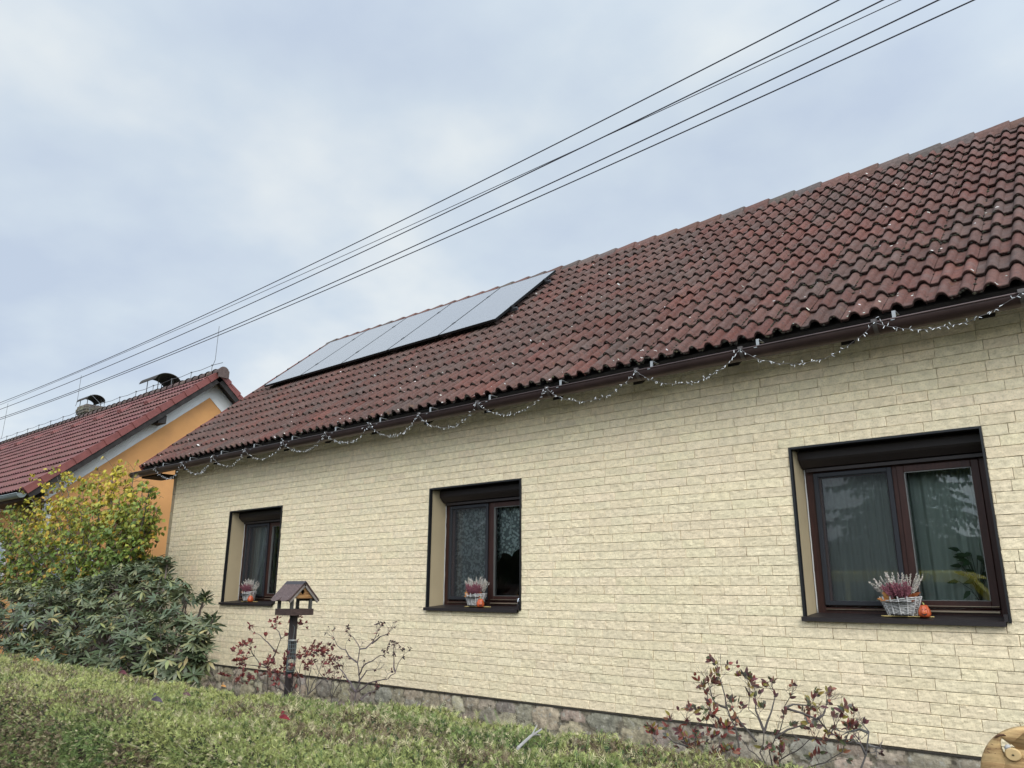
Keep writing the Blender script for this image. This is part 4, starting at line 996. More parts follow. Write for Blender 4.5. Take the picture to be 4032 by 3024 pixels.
shrub('dense low azalea with many red leaves at the foot of the bird table', 'shrub', 5.0,
      [[(640, 1540), (635, 1450), (620, 1380)], [(640, 1540), (560, 1430), (520, 1370)], [(640, 1540), (690, 1400), (720, 1300)], [(760, 1540), (770, 1400), (800, 1260)], [(760, 1540), (830, 1400), (870, 1300)], [(760, 1540), (860, 1440), (905, 1370)],
       [(640, 1540), (500, 1470), (330, 1430)], [(700, 1540), (700, 1420), (660, 1330)], [(760, 1540), (740, 1430), (745, 1330)], [(640, 1540), (580, 1460), (545, 1420)], [(700, 1540), (620, 1440), (600, 1420)]], red+[(.16, .06, .05)], .044, .62, 5, 800, 1900, .5425, .009, .25, .10, 4, group=g, twigs=3.2)
shrub('nearly bare azalea with shrivelled dark leaves right of the bird table', 'shrub', 5.2,
      [[(1100, 1565), (1112, 1490), (1133, 1440), (1133, 1370), (1122, 1290), (1135, 1190), (1110, 1130), (1065, 1085)], [(1135, 1190), (1180, 1190), (1225, 1150), (1262, 1055)], [(1225, 1150), (1290, 1100), (1345, 1080)], [(1118, 1500), (1200, 1440), (1270, 1415), (1340, 1405), (1395, 1360), (1415, 1290), (1450, 1240)],
       [(1108, 1500), (1045, 1405), (1005, 1355), (965, 1280), (925, 1240)], [(1122, 1290), (1060, 1245), (1032, 1195), (975, 1165), (948, 1105)], [(1130, 1380), (1180, 1300), (1240, 1262), (1310, 1235)], [(1140, 1560), (1200, 1505), (1235, 1492)], [(1395, 1360), (1380, 1280), (1385, 1215)], [(1125, 1430), (1190, 1350), (1250, 1340)]],
      dry, .036, .22, 6, 800, 1910, .5425, .013, .16, .08, 4, .8, barkc=(.10, .075, .075), group=g, twigs=2.2)
shrub('low azalea thicket of bare twigs and dark leaves between the two taller bushes', 'shrub', 5.4,
      [[(930, 1560), (905, 1450), (880, 1340), (885, 1240)], [(930, 1560), (950, 1440), (960, 1330)], [(930, 1560), (990, 1450), (1020, 1330)], [(905, 1450), (840, 1380), (810, 1300)]], dry[:2]+red[3:], .04, .35, 12, 800, 1900, .5425, .008, .15, .09, 4, .6, group=g, twigs=2.4)
shrub('large azalea with purple-red and yellow-green leaves under the nearest window', 'shrub', 4.7,
      [[(640, 905), (600, 760), (592, 690), (572, 600), (525, 480), (512, 400), (490, 330), (470, 295)], [(765, 905), (740, 800), (716, 740), (735, 620), (700, 540), (640, 480), (650, 400)], [(815, 905), (782, 800), (762, 720), (800, 650), (840, 560), (850, 470), (880, 410)],
       [(690, 670), (620, 590), (570, 520), (545, 470)], [(805, 860), (830, 780), (880, 740), (960, 700), (1000, 650), (1030, 660)], [(905, 905), (930, 840), (1040, 800), (1130, 770), (1175, 735), (1210, 620), (1230, 575)],
       [(850, 480), (950, 510), (1040, 540), (1085, 600), (1170, 660), (1240, 665)], [(572, 600), (480, 560), (430, 500), (410, 400)], [(735, 620), (690, 500), (680, 400)], [(735, 620), (770, 500), (790, 410)], [(850, 480), (900, 460), (980, 470)], [(1040, 540), (1085, 490), (1095, 440)],
       [(525, 480), (450, 460), (405, 320)], [(800, 650), (870, 600), (950, 580)], [(740, 800), (660, 720), (600, 640)], [(1085, 600), (1100, 640), (1130, 600)]],
      mixd, .046, .22, 7, 2500, 2455, .6926, .012, .22, .075, 4, group=g, twigs=4.2)
shrub('small azalea cluster with upright dark red leaves at the left of the large one', 'shrub', 4.55,
      [[(470, 905), (370, 810), (300, 720), (262, 640), (290, 570)], [(470, 905), (400, 730), (410, 620), (412, 560)], [(470, 905), (250, 800), (165, 740), (118, 690)], [(470, 905), (430, 780), (440, 740)], [(300, 720), (230, 700), (180, 660)], [(470, 905), (520, 860), (545, 830)], [(370, 810), (340, 700), (350, 640)], [(470, 905), (475, 700), (470, 600)]],
      mixd+[(.30, .06, .05)], .046, .36, 8, 2500, 2440, .6926, .008, .16, .075, 4, group=g, twigs=3.)
shrub('single bare grey azalea stem with two short forks, nearest the wooden ornament', 'shrub', 4.6,
      [[(1283, 905), (1310, 820), (1325, 765), (1325, 700), (1290, 650)], [(1325, 770), (1355, 778)], [(1325, 700), (1270, 680), (1220, 695)], [(1310, 820), (1290, 770)]], dry, .04, .02, 9, 2500, 2400, .6926, .013, .05, .05, 2, barkc=(.13, .12, .115), group=g, twigs=.4)
# ------------------------------------------------------------------ yew hedge
HX0, HX1 = -13., .9
hg = thing('clipped_hedge', 'low clipped yew hedge with a flat sunbleached top along the garden edge', 'hedge', (-5, 2.3, -1.5))
def hz_top(x): return -.63+.008*np.sin(x*1.3)+.007*np.sin(x*3.7+1)+.005*np.sin(x*9.1)
yr = lambda x: 2.92+.25*np.clip((x+5.2)/2.8, 0, 1)**2*(3-2*np.clip((x+5.2)/2.8, 0, 1))+.04*np.sin(x*1.7)+.03*np.sin(x*5.3); yf = lambda x: 1.80+.20*np.clip((x+5.6)/2.2, 0, 1)+.10*np.sin(x*.9+.5)+.05*np.sin(x*3.1)
def hsurf(x, t):
    """t 0..1 from rear foot over the top to the street foot; returns point and normal"""
    x = np.asarray(x); t = np.asarray(t); zt = hz_top(x); a, c = yf(x), yr(x)
    L1, L2, L3 = .35, c-a-.36, .85; tot = L1+L2+L3+.5; u = t*tot
    y = np.empty_like(u); z = np.empty_like(u); ny = np.empty_like(u); nz = np.empty_like(u)
    r = .16
    m1 = u < L1; y[m1] = c[m1]+.0; z[m1] = zt[m1]-r-(L1-u[m1]); ny[m1] = 1; nz[m1] = 0
    m2 = (u >= L1) & (u < L1+.25); q_ = (u[m2]-L1)/.25*math.pi/2; y[m2] = c[m2]-r*(1-np.cos(q_)); z[m2] = zt[m2]-r+r*np.sin(q_); ny[m2] = np.cos(q_); nz[m2] = np.sin(q_)
    m3 = (u >= L1+.25) & (u < L1+.25+L2); q_ = (u[m3]-L1-.25)/L2[m3]; y[m3] = c[m3]-r-q_*(c[m3]-a[m3]-2*r); z[m3] = zt[m3]-.02*q_; ny[m3] = 0; nz[m3] = 1
    m4 = (u >= L1+.25+L2) & (u < L1+.5+L2); q_ = (u[m4]-L1-.25-L2[m4])/.25*math.pi/2; y[m4] = a[m4]+r-r*np.sin(q_); z[m4] = zt[m4]-.02-r+r*np.cos(q_); ny[m4] = -np.sin(q_); nz[m4] = np.cos(q_)
    m5 = u >= L1+.5+L2; q_ = u[m5]-L1-.5-L2[m5]; y[m5] = a[m5]-.05*q_; z[m5] = zt[m5]-.02-r-q_; ny[m5] = -1; nz[m5] = .05
    bump_ = .007*np.sin(x*6.1+y*5)+.008*np.sin(x*13+y*9+1)+.007*np.sin(y*17-x*4)+.006*np.sin(x*31+y*23)
    return np.stack([x, y+ny*bump_, z+nz*bump_], -1), np.stack([np.zeros_like(x), ny, nz], -1)
gx, gt = np.meshgrid(np.linspace(HX0, HX1, 400), np.linspace(0, 1, 60)); P, Nn = hsurf(gx.ravel(), gt.ravel()); P = P-Nn*.035; idx = np.arange(gx.size).reshape(gx.shape)
q4 = np.stack([idx[:-1, :-1], idx[:-1, 1:], idx[1:, 1:], idx[1:, :-1]], -1).reshape(-1, 4)
mesh_np('inner_mass', P, [q4], mat('hedge_inner', (.030, .036, .016), 1., var=.5, vscale=30, col2=(.06, .045, .03), c2scale=20), hg, smooth=True)
NS = 210000
d_ = rng.random(NS*3); x = HX0+(HX1-HX0)*rng.random(NS*3); t = .06+.94*rng.random(NS*3)
P, Nn = hsurf(x, t); dist = np.linalg.norm(P, axis=1)
view = P@FW; sx = 2016+F*(P@RT2)/view; sy = 1512-F*(P@UP2)/view
vis_ = (sx > -500) & (sx < 3400) & (sy < 3400)
keep = rng.random(NS*3) < np.where(vis_, np.clip(4.5/dist, .4, 1.)*np.where(t > .2, 1, .8), .10)
P, Nn = P[keep][:NS], Nn[keep][:NS]; n = len(P)
def lowf(P, s, ph=0): return (np.sin(P[:, 0]*s+ph)+np.sin(P[:, 1]*s*1.3+ph*2)+np.sin((P[:, 0]+P[:, 1])*s*.77+1)+np.sin((P[:, 0]*.6-P[:, 2]*1.4)*s*1.9+ph))/4
D_ = Nn*rng.uniform(.25, 1.2, (n, 1))+rng.normal(0, .62, (n, 3)); D_ /= np.linalg.norm(D_, axis=1, keepdims=True)
S_ = np.cross(D_, rng.normal(0, 1, (n, 3))); S_ /= np.linalg.norm(S_, axis=1, keepdims=True)
Ls = rng.uniform(.010, .026, (n, 1))*np.where(rng.random((n, 1)) < .10, 2.0, 1.)
def vn(P, s, seed):
    q = P*s; i = np.floor(q).astype(np.int64); f = q-i; f = f*f*(3-2*f); out = np.zeros(len(P))
    for c in range(8):
        o = np.array([c & 1, (c >> 1) & 1, (c >> 2) & 1]); j = i+o; hsh = (j[:, 0]*73856093 ^ j[:, 1]*19349663 ^ j[:, 2]*83492791 ^ seed*2654435) & 0xffff
        w = np.prod(np.where(o, f, 1-f), axis=1); out += w*(hsh/65535.)
    return out
nz1 = vn(P, 9., 1); nz2 = vn(P, 22., 2); nz3 = vn(P, 2.5, 3); nz4 = vn(P, 5., 4)
hn = nz1*.5+nz2*.5
B0 = P+Nn*((hn-.55)*.055)[:, None]-Nn*rng.uniform(0, .018, (n, 1))
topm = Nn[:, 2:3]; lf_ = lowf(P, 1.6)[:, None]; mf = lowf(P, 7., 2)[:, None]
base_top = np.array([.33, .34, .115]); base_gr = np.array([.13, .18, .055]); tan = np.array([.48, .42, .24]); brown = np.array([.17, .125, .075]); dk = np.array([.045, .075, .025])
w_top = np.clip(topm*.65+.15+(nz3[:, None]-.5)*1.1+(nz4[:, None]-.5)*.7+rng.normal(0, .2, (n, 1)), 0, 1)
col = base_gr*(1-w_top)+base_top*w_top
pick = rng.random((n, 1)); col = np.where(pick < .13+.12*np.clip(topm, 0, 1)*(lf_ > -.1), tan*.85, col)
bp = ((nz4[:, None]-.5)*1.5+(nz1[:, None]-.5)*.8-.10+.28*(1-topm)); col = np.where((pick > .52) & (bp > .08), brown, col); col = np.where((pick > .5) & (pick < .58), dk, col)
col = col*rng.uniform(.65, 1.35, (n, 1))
Vs, Fs_, Cs = [], [], []
nb_ = 7
for k in range(nb_):
    f = .12+.88*k/nb_; side = (1 if k % 2 else -1)
    if k == nb_-1: side = 0; f = .55
    a0 = B0+D_*Ls*f; dirk = D_*.75+S_*side*.75; dirk /= np.linalg.norm(dirk, axis=1, keepdims=True)
    lk = Ls*(.62 if side else .6)*rng.uniform(.7, 1.1, (n, 1)); wv = np.cross(dirk, np.cross(D_, S_)+rng.normal(0, .4, (n, 3))); wv /= np.linalg.norm(wv, axis=1, keepdims=True); wv *= .0014+.0010*rng.random((n, 1))
    Vs += [a0-wv, a0+wv, a0+dirk*lk]
V = np.stack(Vs, 1).reshape(-1, 3); ii = np.arange(n)[:, None]*(3*nb_)
Ft = np.concatenate([ii+np.array([[3*k, 3*k+1, 3*k+2]]) for k in range(nb_)], 1).reshape(-1, 3)
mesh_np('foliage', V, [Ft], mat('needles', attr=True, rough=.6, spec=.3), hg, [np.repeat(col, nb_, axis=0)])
# stray longer shoots at the rear edge and on the top
b = MB(); r0 = random.Random(77)
for k in range(260):
    x = r0.uniform(-10.5, -1.3); tt = r0.choice((.155, .16, .17, .2, .3, .5, .62)); p, nn = hsurf(np.array([x]), np.array([tt])); p = p[0]; nn = nn[0]
    d = norm(nn+np.array([r0.gauss(0, .7), r0.gauss(0, .3), .3])); L_ = r0.uniform(.04, .10); b.col = jit((.20, .27, .09) if r0.random() < .75 else (.6, .52, .34), .25)
    m_ = 9; side = norm(np.cross(d, (0, 1, .3)))
    for j in range(m_):
        for s_ in (-1, 1):
            c = p+d*L_*j/m_; e = c+norm(d*.7+side*s_)*L_*.28*(1-j/m_*.5); w = norm(np.cross(e-c, (0, 1, 0)))*.0018; b.tri(c-w, c+w, e)
b.build('stray_shoots', mat('needles'), hg, attr=True)
def on_hedge(px, py):
    Y = 2.4
    for _ in range(12):
        p = at(px, py, Y); Y = Y*(hz_top(np.array(p[0]))+.012)/p[2]
    return at(px, py, Y)
for i, (px, py, c, L_, lab) in enumerate(((465, 2655, (.10, .018, .025), .075, 'crumpled dark maroon leaf on the hedge top below the rhododendron'), (1098, 2838, (.20, .01, .015), .055, 'small bright red fallen leaf lying mid-hedge below the bird table'),
        (130, 2606, (.60, .20, .06), .07, 'pale orange fallen leaf at the far left of the hedge top'), (595, 2765, (.07, .05, .07), .07, 'dull purple fallen leaf near the rear edge of the hedge'), (720, 2744, (.13, .05, .06), .05, 'small mauve leaf on the hedge right of the dull purple one'),
        (870, 2712, (.55, .25, .06), .035, 'tiny orange leaf fragment on the hedge top'))):
    p = on_hedge(px, py)+np.array([0, 0, .02]); b = MB(); b.col = jit(c, .1)
    leafshape(b, p, (1, .3, .15), (-.1, -.5, .8), L_, L_*.6, .5); leafshape(b, p+np.array([.01, 0, .008]), (.3, -.2, .3), (0, -.7, .6), L_*.6, L_*.5, .6)
    tag(b.build('fallen_leaf', M_leaf, attr=True), lab, 'leaf', 'fallen leaves on the hedge')
b = MB(); A = on_hedge(2038, 2968)+np.array([0, 0, .02]); C_ = on_hedge(2132, 2905)+np.array([0, 0, .035]); M_ = (A+C_)/2
b.tube([A, M_+np.array([0, 0, .006]), C_], [.0065, .006, .004], 6); b.tube([M_, M_+(C_-A)*.3+np.array([0, 0, .03])], [.004, .002], 5); b.tube([M_+(C_-A)*.2, M_+(C_-A)*.45+np.array([0, .0, -.02])], [.004, .002], 5)
tag(b.build('dead_stick', mat('dead_wood', (.33, .31, .29), .8, var=.2, vscale=30)), 'short pale dead stick lying on the right end of the hedge top', 'stick')
# ------------------------------------------------------------------ rhododendron
rh = thing('rhododendron', 'big evergreen rhododendron with long leathery leaves between hedge and house', 'shrub', at(450, 2650, 4.6)*np.array([1, 1, 0])+np.array([0, 0, GZ]))
blobs = [(60, 2440, 150, 4.5), (-120, 2450, 160, 4.6), (200, 2470, 150, 4.3), (330, 2430, 140, 4.7), (430, 2540, 140, 4.1), (560, 2560, 130, 4.0), (300, 2580, 120, 4.0), (590, 2265, 62, 5.2), (500, 2260, 55, 5.2), (420, 2300, 60, 5.1), (640, 2245, 45, 5.2), (320, 2340, 70, 5.0), (220, 2350, 60, 5.0), (120, 2590, 110, 4.0), (540, 2420, 120, 4.6), (460, 2330, 90, 4.9), (380, 2370, 100, 4.9),
         (650, 2500, 110, 4.3), (700, 2590, 105, 4.1), (600, 2660, 90, 4.0), (730, 2400, 75, 4.7), (790, 2480, 60, 4.5), (790, 2560, 66, 4.2), (820, 2500, 45, 4.3), (560, 2270, 60, 5.3), (620, 2230, 42, 5.3), (500, 2250, 40, 5.3), (660, 2210, 24, 5.2), (230, 2330, 60, 4.9), (740, 2330, 38, 4.8), (690, 2310, 40, 4.9),
         (800, 2370, 26, 4.6), (840, 2440, 24, 4.5), (-20, 2360, 70, 4.9), (700, 2690, 55, 4.0), (765, 2680, 30, 4.1), (800, 2590, 36, 4.2), (100, 2340, 50, 5.0), (-300, 2450, 170, 4.7), (480, 2660, 60, 4.0), (250, 2640, 60, 4.0), (640, 2400, 60, 4.6), (330, 2330, 45, 4.9), (440, 2290, 35, 5.0)]
br = MB(); lv = MB(); r0 = random.Random(41)
ros = []
for (px, py, rp_, Y) in blobs:
    c = at(px, py, Y); dep = c@FW; R_ = rp_/F*dep
    m_ = int(58*(R_/.35)**1.9)+7
    for _ in range(m_):
        d = norm([r0.gauss(0, 1) for _ in range(3)]); 
        if d[1] > .45: continue
        p = c+d*R_*np.array([1, .95, 1])*r0.uniform(.6, 1.06); ros.append((p, d, R_, c))
roots = [at(q_, 2700, 4.6)*np.array([1, 1, 0])+np.array([0, 0, GZ]) for q_ in (100, 300, 480, 620)]
for (p, d, R_, c) in ros:
    if p[2] < GZ+.05: continue
    up_ = norm(d*.55+np.array([0, .05, 1.0])+np.array([r0.gauss(0, .25) for _ in range(3)])); s1 = norm(np.cross(up_, (.3, .9, .1))); s2 = np.cross(up_, s1)
    inner = p-up_*r0.uniform(.08, .22); br.col = jit((.13, .10, .085), .25)
    mid = (inner+c)/2
    if r0.random() < .35: br.tube([c, mid+np.array([r0.gauss(0, .03) for _ in range(3)]), inner, p], [.009, .007, .0045, .0035], 5, False)
    n_ = r0.randint(8, 12); old = r0.random() < .32; ph = r0.random()*6; base_c = (.078, .102, .048) if r0.random() < .55 else (.135, .150, .075)
    for k in range(n_):
        a = ph+2*math.pi*k/n_; el = r0.uniform(.05, .75) if not old else r0.uniform(-.7, .2)
        dr = norm((s1*math.cos(a)+s2*math.sin(a))*math.cos(el)+up_*math.sin(el)+np.array([0, 0, -.15])); lv.col = jit(base_c, .18)
        if old and r0.random() < .4: lv.col = jit((.20, .20, .075), .25)
        elif r0.random() < .03: lv.col = jit((.30, .24, .10), .2)
        leafshape(lv, p+dr*.008, dr, norm(up_+dr*.1), r0.uniform(.09, .145), r0.uniform(.027, .037), r0.uniform(.05, .3), 4, r0.uniform(-.3, .1), .8)
    if r0.random() < .5: lv.col = (.20, .26, .10); lv.blob(p+up_*.012, .007, (1, 1, 1.8))
for (px, py, rp_, Y) in blobs:
    c = at(px, py, Y); rt = min(roots, key=lambda q_: abs(q_[0]-c[0])); br.col = jit((.12, .09, .075), .2); m_ = (rt+c)/2+np.array([r0.gauss(0, .08), r0.gauss(0, .08), 0]); br.tube([rt, m_, c], [.026, .018, .010], 6, False)
br.build('stems', M_twig, rh, attr=True); lv.build('foliage', M_leafs, rh, attr=True)
# ------------------------------------------------------------------ yellowing tree
tr = thing('small_tree', 'small many-stemmed tree with round yellow-green autumn leaves before the orange house', 'tree', at(420, 2450, 5.5)*np.array([1, 1, 0])+np.array([0, 0, GZ]))
base0 = ORG[tr.name]; r0 = random.Random(99)
tips = [(500, 1800, 5.0), (455, 1830, 4.7), (560, 1840, 4.8), (400, 1850, 5.1), (330, 1880, 4.8), (260, 1840, 4.9), (235, 1870, 5.1), (180, 1900, 4.7), (120, 1930, 4.8), (80, 1975, 5.0), (40, 2000, 4.6), (0, 2060, 4.8), (30, 2120, 4.9), (-60, 2050, 4.9), (-40, 2200, 4.7), (40, 2230, 4.5), (60, 2290, 4.6), (110, 2200, 4.5), (100, 2310, 4.4),
        (600, 1900, 4.8), (620, 1930, 4.9), (610, 1990, 4.7), (600, 2040, 4.8), (640, 2020, 4.9), (655, 2000, 4.9), (560, 2110, 4.7), (585, 2100, 4.9), (590, 2155, 4.8), (545, 2165, 4.6), (520, 2100, 4.6), (470, 2150, 4.5), (430, 2080, 4.4), (350, 2050, 4.4), (280, 2100, 4.4), (210, 2050, 4.5), (150, 2020, 4.5), (100, 2080, 4.5), (170, 2140, 4.4), (330, 2180, 4.4),
        (250, 2220, 4.4), (180, 2280, 4.4), (120, 2260, 4.5), (400, 1960, 4.6), (480, 1950, 4.6), (540, 1980, 4.6), (320, 1960, 4.6), (250, 1960, 4.6), (380, 2150, 4.5), (430, 2200, 4.6), (510, 2030, 4.6), (-150, 2150, 4.8), (-120, 1980, 5.0), (280, 2280, 4.5), (210, 2330, 4.4), (450, 2010, 5.2), (300, 2020, 5.2), (200, 1990, 5.2), (370, 1900, 5.2), (550, 1900, 5.2), (20, 2320, 4.6), (70, 2150, 5.1), (150, 2100, 5.2), (330, 2110, 5.2), (30, 2080, 4.5), (-20, 2120, 4.5), (60, 2200, 4.9), (0, 2260, 4.7), (90, 2000, 4.9), (20, 2180, 4.6), (-60, 2270, 4.5), (130, 1990, 5.1), (60, 2040, 4.6), (-80, 2180, 4.7)]
bt = MB(); lt_ = MB()
hubs = [base0+np.array(v) for v in ((-.25, 0, .75), (.1, -.1, .85), (.35, .05, .8), (-.55, .05, .9))]
for h_ in hubs: bt.col = (.10, .085, .07); bt.tube([base0+np.array([r0.gauss(0, .05), r0.gauss(0, .05), -.05]), (base0+h_)/2+np.array([r0.gauss(0, .03), 0, 0]), h_], [.035, .028, .022], 7)
for (px, py, Y) in tips:
    px = px-(35 if px > 480 else 10); Y += .65; py += 8+(18 if py < 1850 else 0)
    T_ = at(px, py, Y); h_ = min(hubs, key=lambda q_: abs(q_[0]+.35*(T_[0]-base0[0])-T_[0]*1.0)+r0.random()*.6); m1 = h_+(T_-h_)*.45+np.array([0, 0, .10])+np.array([r0.gauss(0, .05) for _ in range(3)])
    Q = [h_, m1, h_+(T_-h_)*.75+np.array([0, 0, .06]), T_]; bt.col = jit((.085, .07, .06), .2); bt.tube(Q, [.016, .010, .007, .004], 5, False)
    yellow = np.clip((2150-py)/330+r0.gauss(0, .2), 0, 1)*(1. if px < 330 or py < 1870 else .75)
    for j in range(46):
        f = r0.uniform(.38, 1.04); s = f*3; i = min(2, int(s)); p = Q[i]+(Q[i+1]-Q[i])*(s-i); d = norm([r0.gauss(0, 1), r0.gauss(0, 1), r0.gauss(.1, .8)]); e = p+d*r0.uniform(.06, .27); bt.col = jit((.10, .075, .06), .2)
        bt.tube([p, (p+e)/2+np.array([0, 0, .015]), e], [.003, .0022, .0015], 4, False)
        for q_ in range(r0.randint(3, 6)):
            u = r0.uniform(.3, 1.05); lp = p+(e-p)*u; dr = norm([r0.gauss(0, .8), r0.gauss(-.2, .6), r0.gauss(-.75, .4)])
            k_ = r0.random(); yy = yellow+r0.gauss(0, .22)
            c = (.48, .38, .045) if yy > .75 else ((.31, .32, .05) if yy > .35 else ((.20, .25, .045) if yy > .0 else (.12, .18, .04)))
            if k_ < .05: c = (.17, .10, .06)
            elif k_ < .13: c = (.45, .26, .04)
            lt_.col = jit(c, .22); leafshape(lt_, lp, dr, norm([r0.gauss(0, .5), -.9, r0.gauss(.5, .4)]), r0.uniform(.05, .088), r0.uniform(.05, .085), r0.uniform(-.1, .35), 4, r0.uniform(-.25, .25), .45)
bt.build('trunk', M_twig, tr, attr=True); lt_.build('crown', M_leaf, tr, attr=True)
# ------------------------------------------------------------------ brown gate between the houses
b = MB(); xg = XL-.13
gt_ = thing('wooden_gate', 'dark brown boarded gate closing the gap beside the house corner', 'gate', (xg-1.6, 6.75, GZ))
for k in range(22): b.bbox(xg-(k+1)*.15+.004, xg-k*.15-.004, 6.75, 6.775, GZ+.05, .135-.01*(k % 2), .003)
b.build('boards', mat('brown_board', (.060, .022, .012), .7, var=.3, vscale=6, stretch=(1, 1, .3)), gt_)
b = MB(); b.box(xg-3.3, xg, 6.776, 6.82, GZ+.3, GZ+.4); b.box(xg-3.3, xg, 6.776, 6.82, -.1, .0); b.build('rail', mat('brown_board'), gt_)
# ------------------------------------------------------------------ wooden ornament
OY = 3.5; oc = at(4092, 3078, OY); dep = oc@FW; R_ = 198/F*dep; tdir = norm(oc*np.array([1, 1, 0])); rdir = np.array([tdir[1], -tdir[0], 0]); udir = np.array([0, 0, 1.])
orn = thing('wooden_ornament', 'pale carved wooden animal head with a round knot eye at the bottom right corner', 'ornament', (oc[0], oc[1], -1.5))
M_pw = mat('pale_wood', (.50, .335, .155), .8, var=.28, vscale=7, stretch=(1, 1, 9), bump=.5, bscale=70, col2=(.36, .22, .10), c2scale=9, spec=.25)
def opt(u, v, w=0.): return oc+rdir*u*R_+udir*v*R_+tdir*w
# outline with a pointed ear top right; triangular opening
out = [(math.cos(a), math.sin(a)*1.0) for a in np.linspace(math.pi*1.25, math.pi*.36, 34)]
out += [(.42, 1.02), (.5, 1.05), (.58, 1.55), (1.0, 1.2), (1.25, .75)]+[(1.2+.2*math.cos(a), -.1+.9*math.sin(a)) for a in np.linspace(1., -1.2, 12)]+[(.6, -1.05), (.0, -1.1)]
ang = lambda p: math.atan2(p[1]-hc_[1], p[0]-hc_[0])
def from_px(px, py): p = at(px, py, OY); p = p*(oc@tdir)/(p@tdir); q_ = p-oc; return (q_@rdir/R_, q_@udir/R_)
hole = [from_px(*q_) for q_ in ((3944, 2903), (3966, 2921), (3990, 2940), (4002, 2946), (3985, 2950), (3968, 2960), (3960, 2974), (3950, 2962), (3942, 2940), (3940, 2920))]
hc_ = tuple(np.mean(hole, 0)); b = MB()
def ray_poly(poly, a):
    d = np.array([math.cos(a), math.sin(a)]); best_ = 0
    for k in range(len(poly)):
        p = np.array(poly[k])-hc_; q_ = np.array(poly[(k+1) % len(poly)])-hc_; e_ = q_-p; den = d[0]*e_[1]-d[1]*e_[0]
        if abs(den) < 1e-9: continue
        t = (p[0]*e_[1]-p[1]*e_[0])/den; u = (p[0]*d[1]-p[1]*d[0])/den
        if t > 0 and -1e-6 <= u <= 1+1e-6: best_ = max(best_, t)
    return best_
angs = sorted(list(np.linspace(-math.pi, math.pi, 90, endpoint=False))+[ang(p) for p in out])
pin = [(hc_[0]+ray_poly(hole, a)*math.cos(a), hc_[1]+ray_poly(hole, a)*math.sin(a)) for a in angs]; pou = [(hc_[0]+ray_poly(out, a)*math.cos(a), hc_[1]+ray_poly(out, a)*math.sin(a)) for a in angs]
def ring(pts, w): return [b.V(opt(u, v, w)) for u, v in pts]
def lerp(A, B_, f): return [(a[0]+(c[0]-a[0])*f, a[1]+(c[1]-a[1])*f) for a, c in zip(A, B_)]
rings = [ring(pin, .02), ring(lerp(pin, pou, .02), -.020), ring(lerp(pin, pou, .5), -.026), ring(lerp(pin, pou, .90), -.022), ring(lerp(pin, pou, .97), -.014), ring(pou, .0), ring(pou, .03), ring(pin, .03)]
m_ = len(angs)
for A, B_ in zip(rings, rings[1:]):
    for k in range(m_): b.q(A[k], A[(k+1) % m_], B_[(k+1) % m_], B_[k])
b.build('head', M_pw, orn, smooth=True)
ec = from_px(3989, 2966); b = MB(); er = 29/198
for r1, w1, r2, w2 in ((0, -.034, .85, -.034), (.85, -.034, 1., -.028), (1., -.028, 1., .0)):
    A = [b.V(opt(ec[0]+er*r1*math.cos(a), ec[1]+er*r1*math.sin(a)*.85, w1)) for a in np.linspace(0, 2*math.pi, 25)]; B_ = [b.V(opt(ec[0]+er*r2*math.cos(a), ec[1]+er*r2*math.sin(a)*.85, w2)) for a in np.linspace(0, 2*math.pi, 25)]
    for k in range(24): b.q(A[k], A[k+1], B_[k+1], B_[k])
b.build('eye', mat('eye_wood', (.52, .36, .17), .6, var=.1, vscale=30), orn)
b = MB(); A = opt(ec[0], ec[1], -.037); b.blob(A, .0045, (1, 1, 1)); b.build('pupil', mat('dark_hole', (.06, .05, .02), .8), orn)
b = MB(); P = [opt(*from_px(px, py), -.0255) for px, py in ((3915, 2901), (3925, 2894), (3938, 2890), (3952, 2889), (3961, 2893))]; b.tube(P, [.002, .004, .005, .004, .0015], 6)
for l_ in (((3885, 2944), (3905, 2945), (3925, 2942)), ((3888, 2953), (3898, 2961), (3922, 2963)), ((3901, 2925), (3912, 2930), (3918, 2924))):
    b.tube([opt(*from_px(*q_), -.0235) for q_ in l_], [.0008, .0018, .0008], 5)
b.build('carved_lines', mat('burnt_wood', (.10, .045, .02), .8), orn)
b = MB(); P = [opt(*from_px(px, py), -.022) for px, py in ((3958, 2945), (3966, 2936), (3978, 2934))]; b.tube(P, [.006, .008, .006], 8); b.build('inner_curl', mat('grey_curl', (.42, .40, .38), .5), orn, smooth=True)
b = MB(); A = opt(.1, -.9, .01); b.tube([A+np.array([0, 0, .02]), (A[0], A[1], -1.6)], .02, 8); b.build('stake', M_bw, orn)
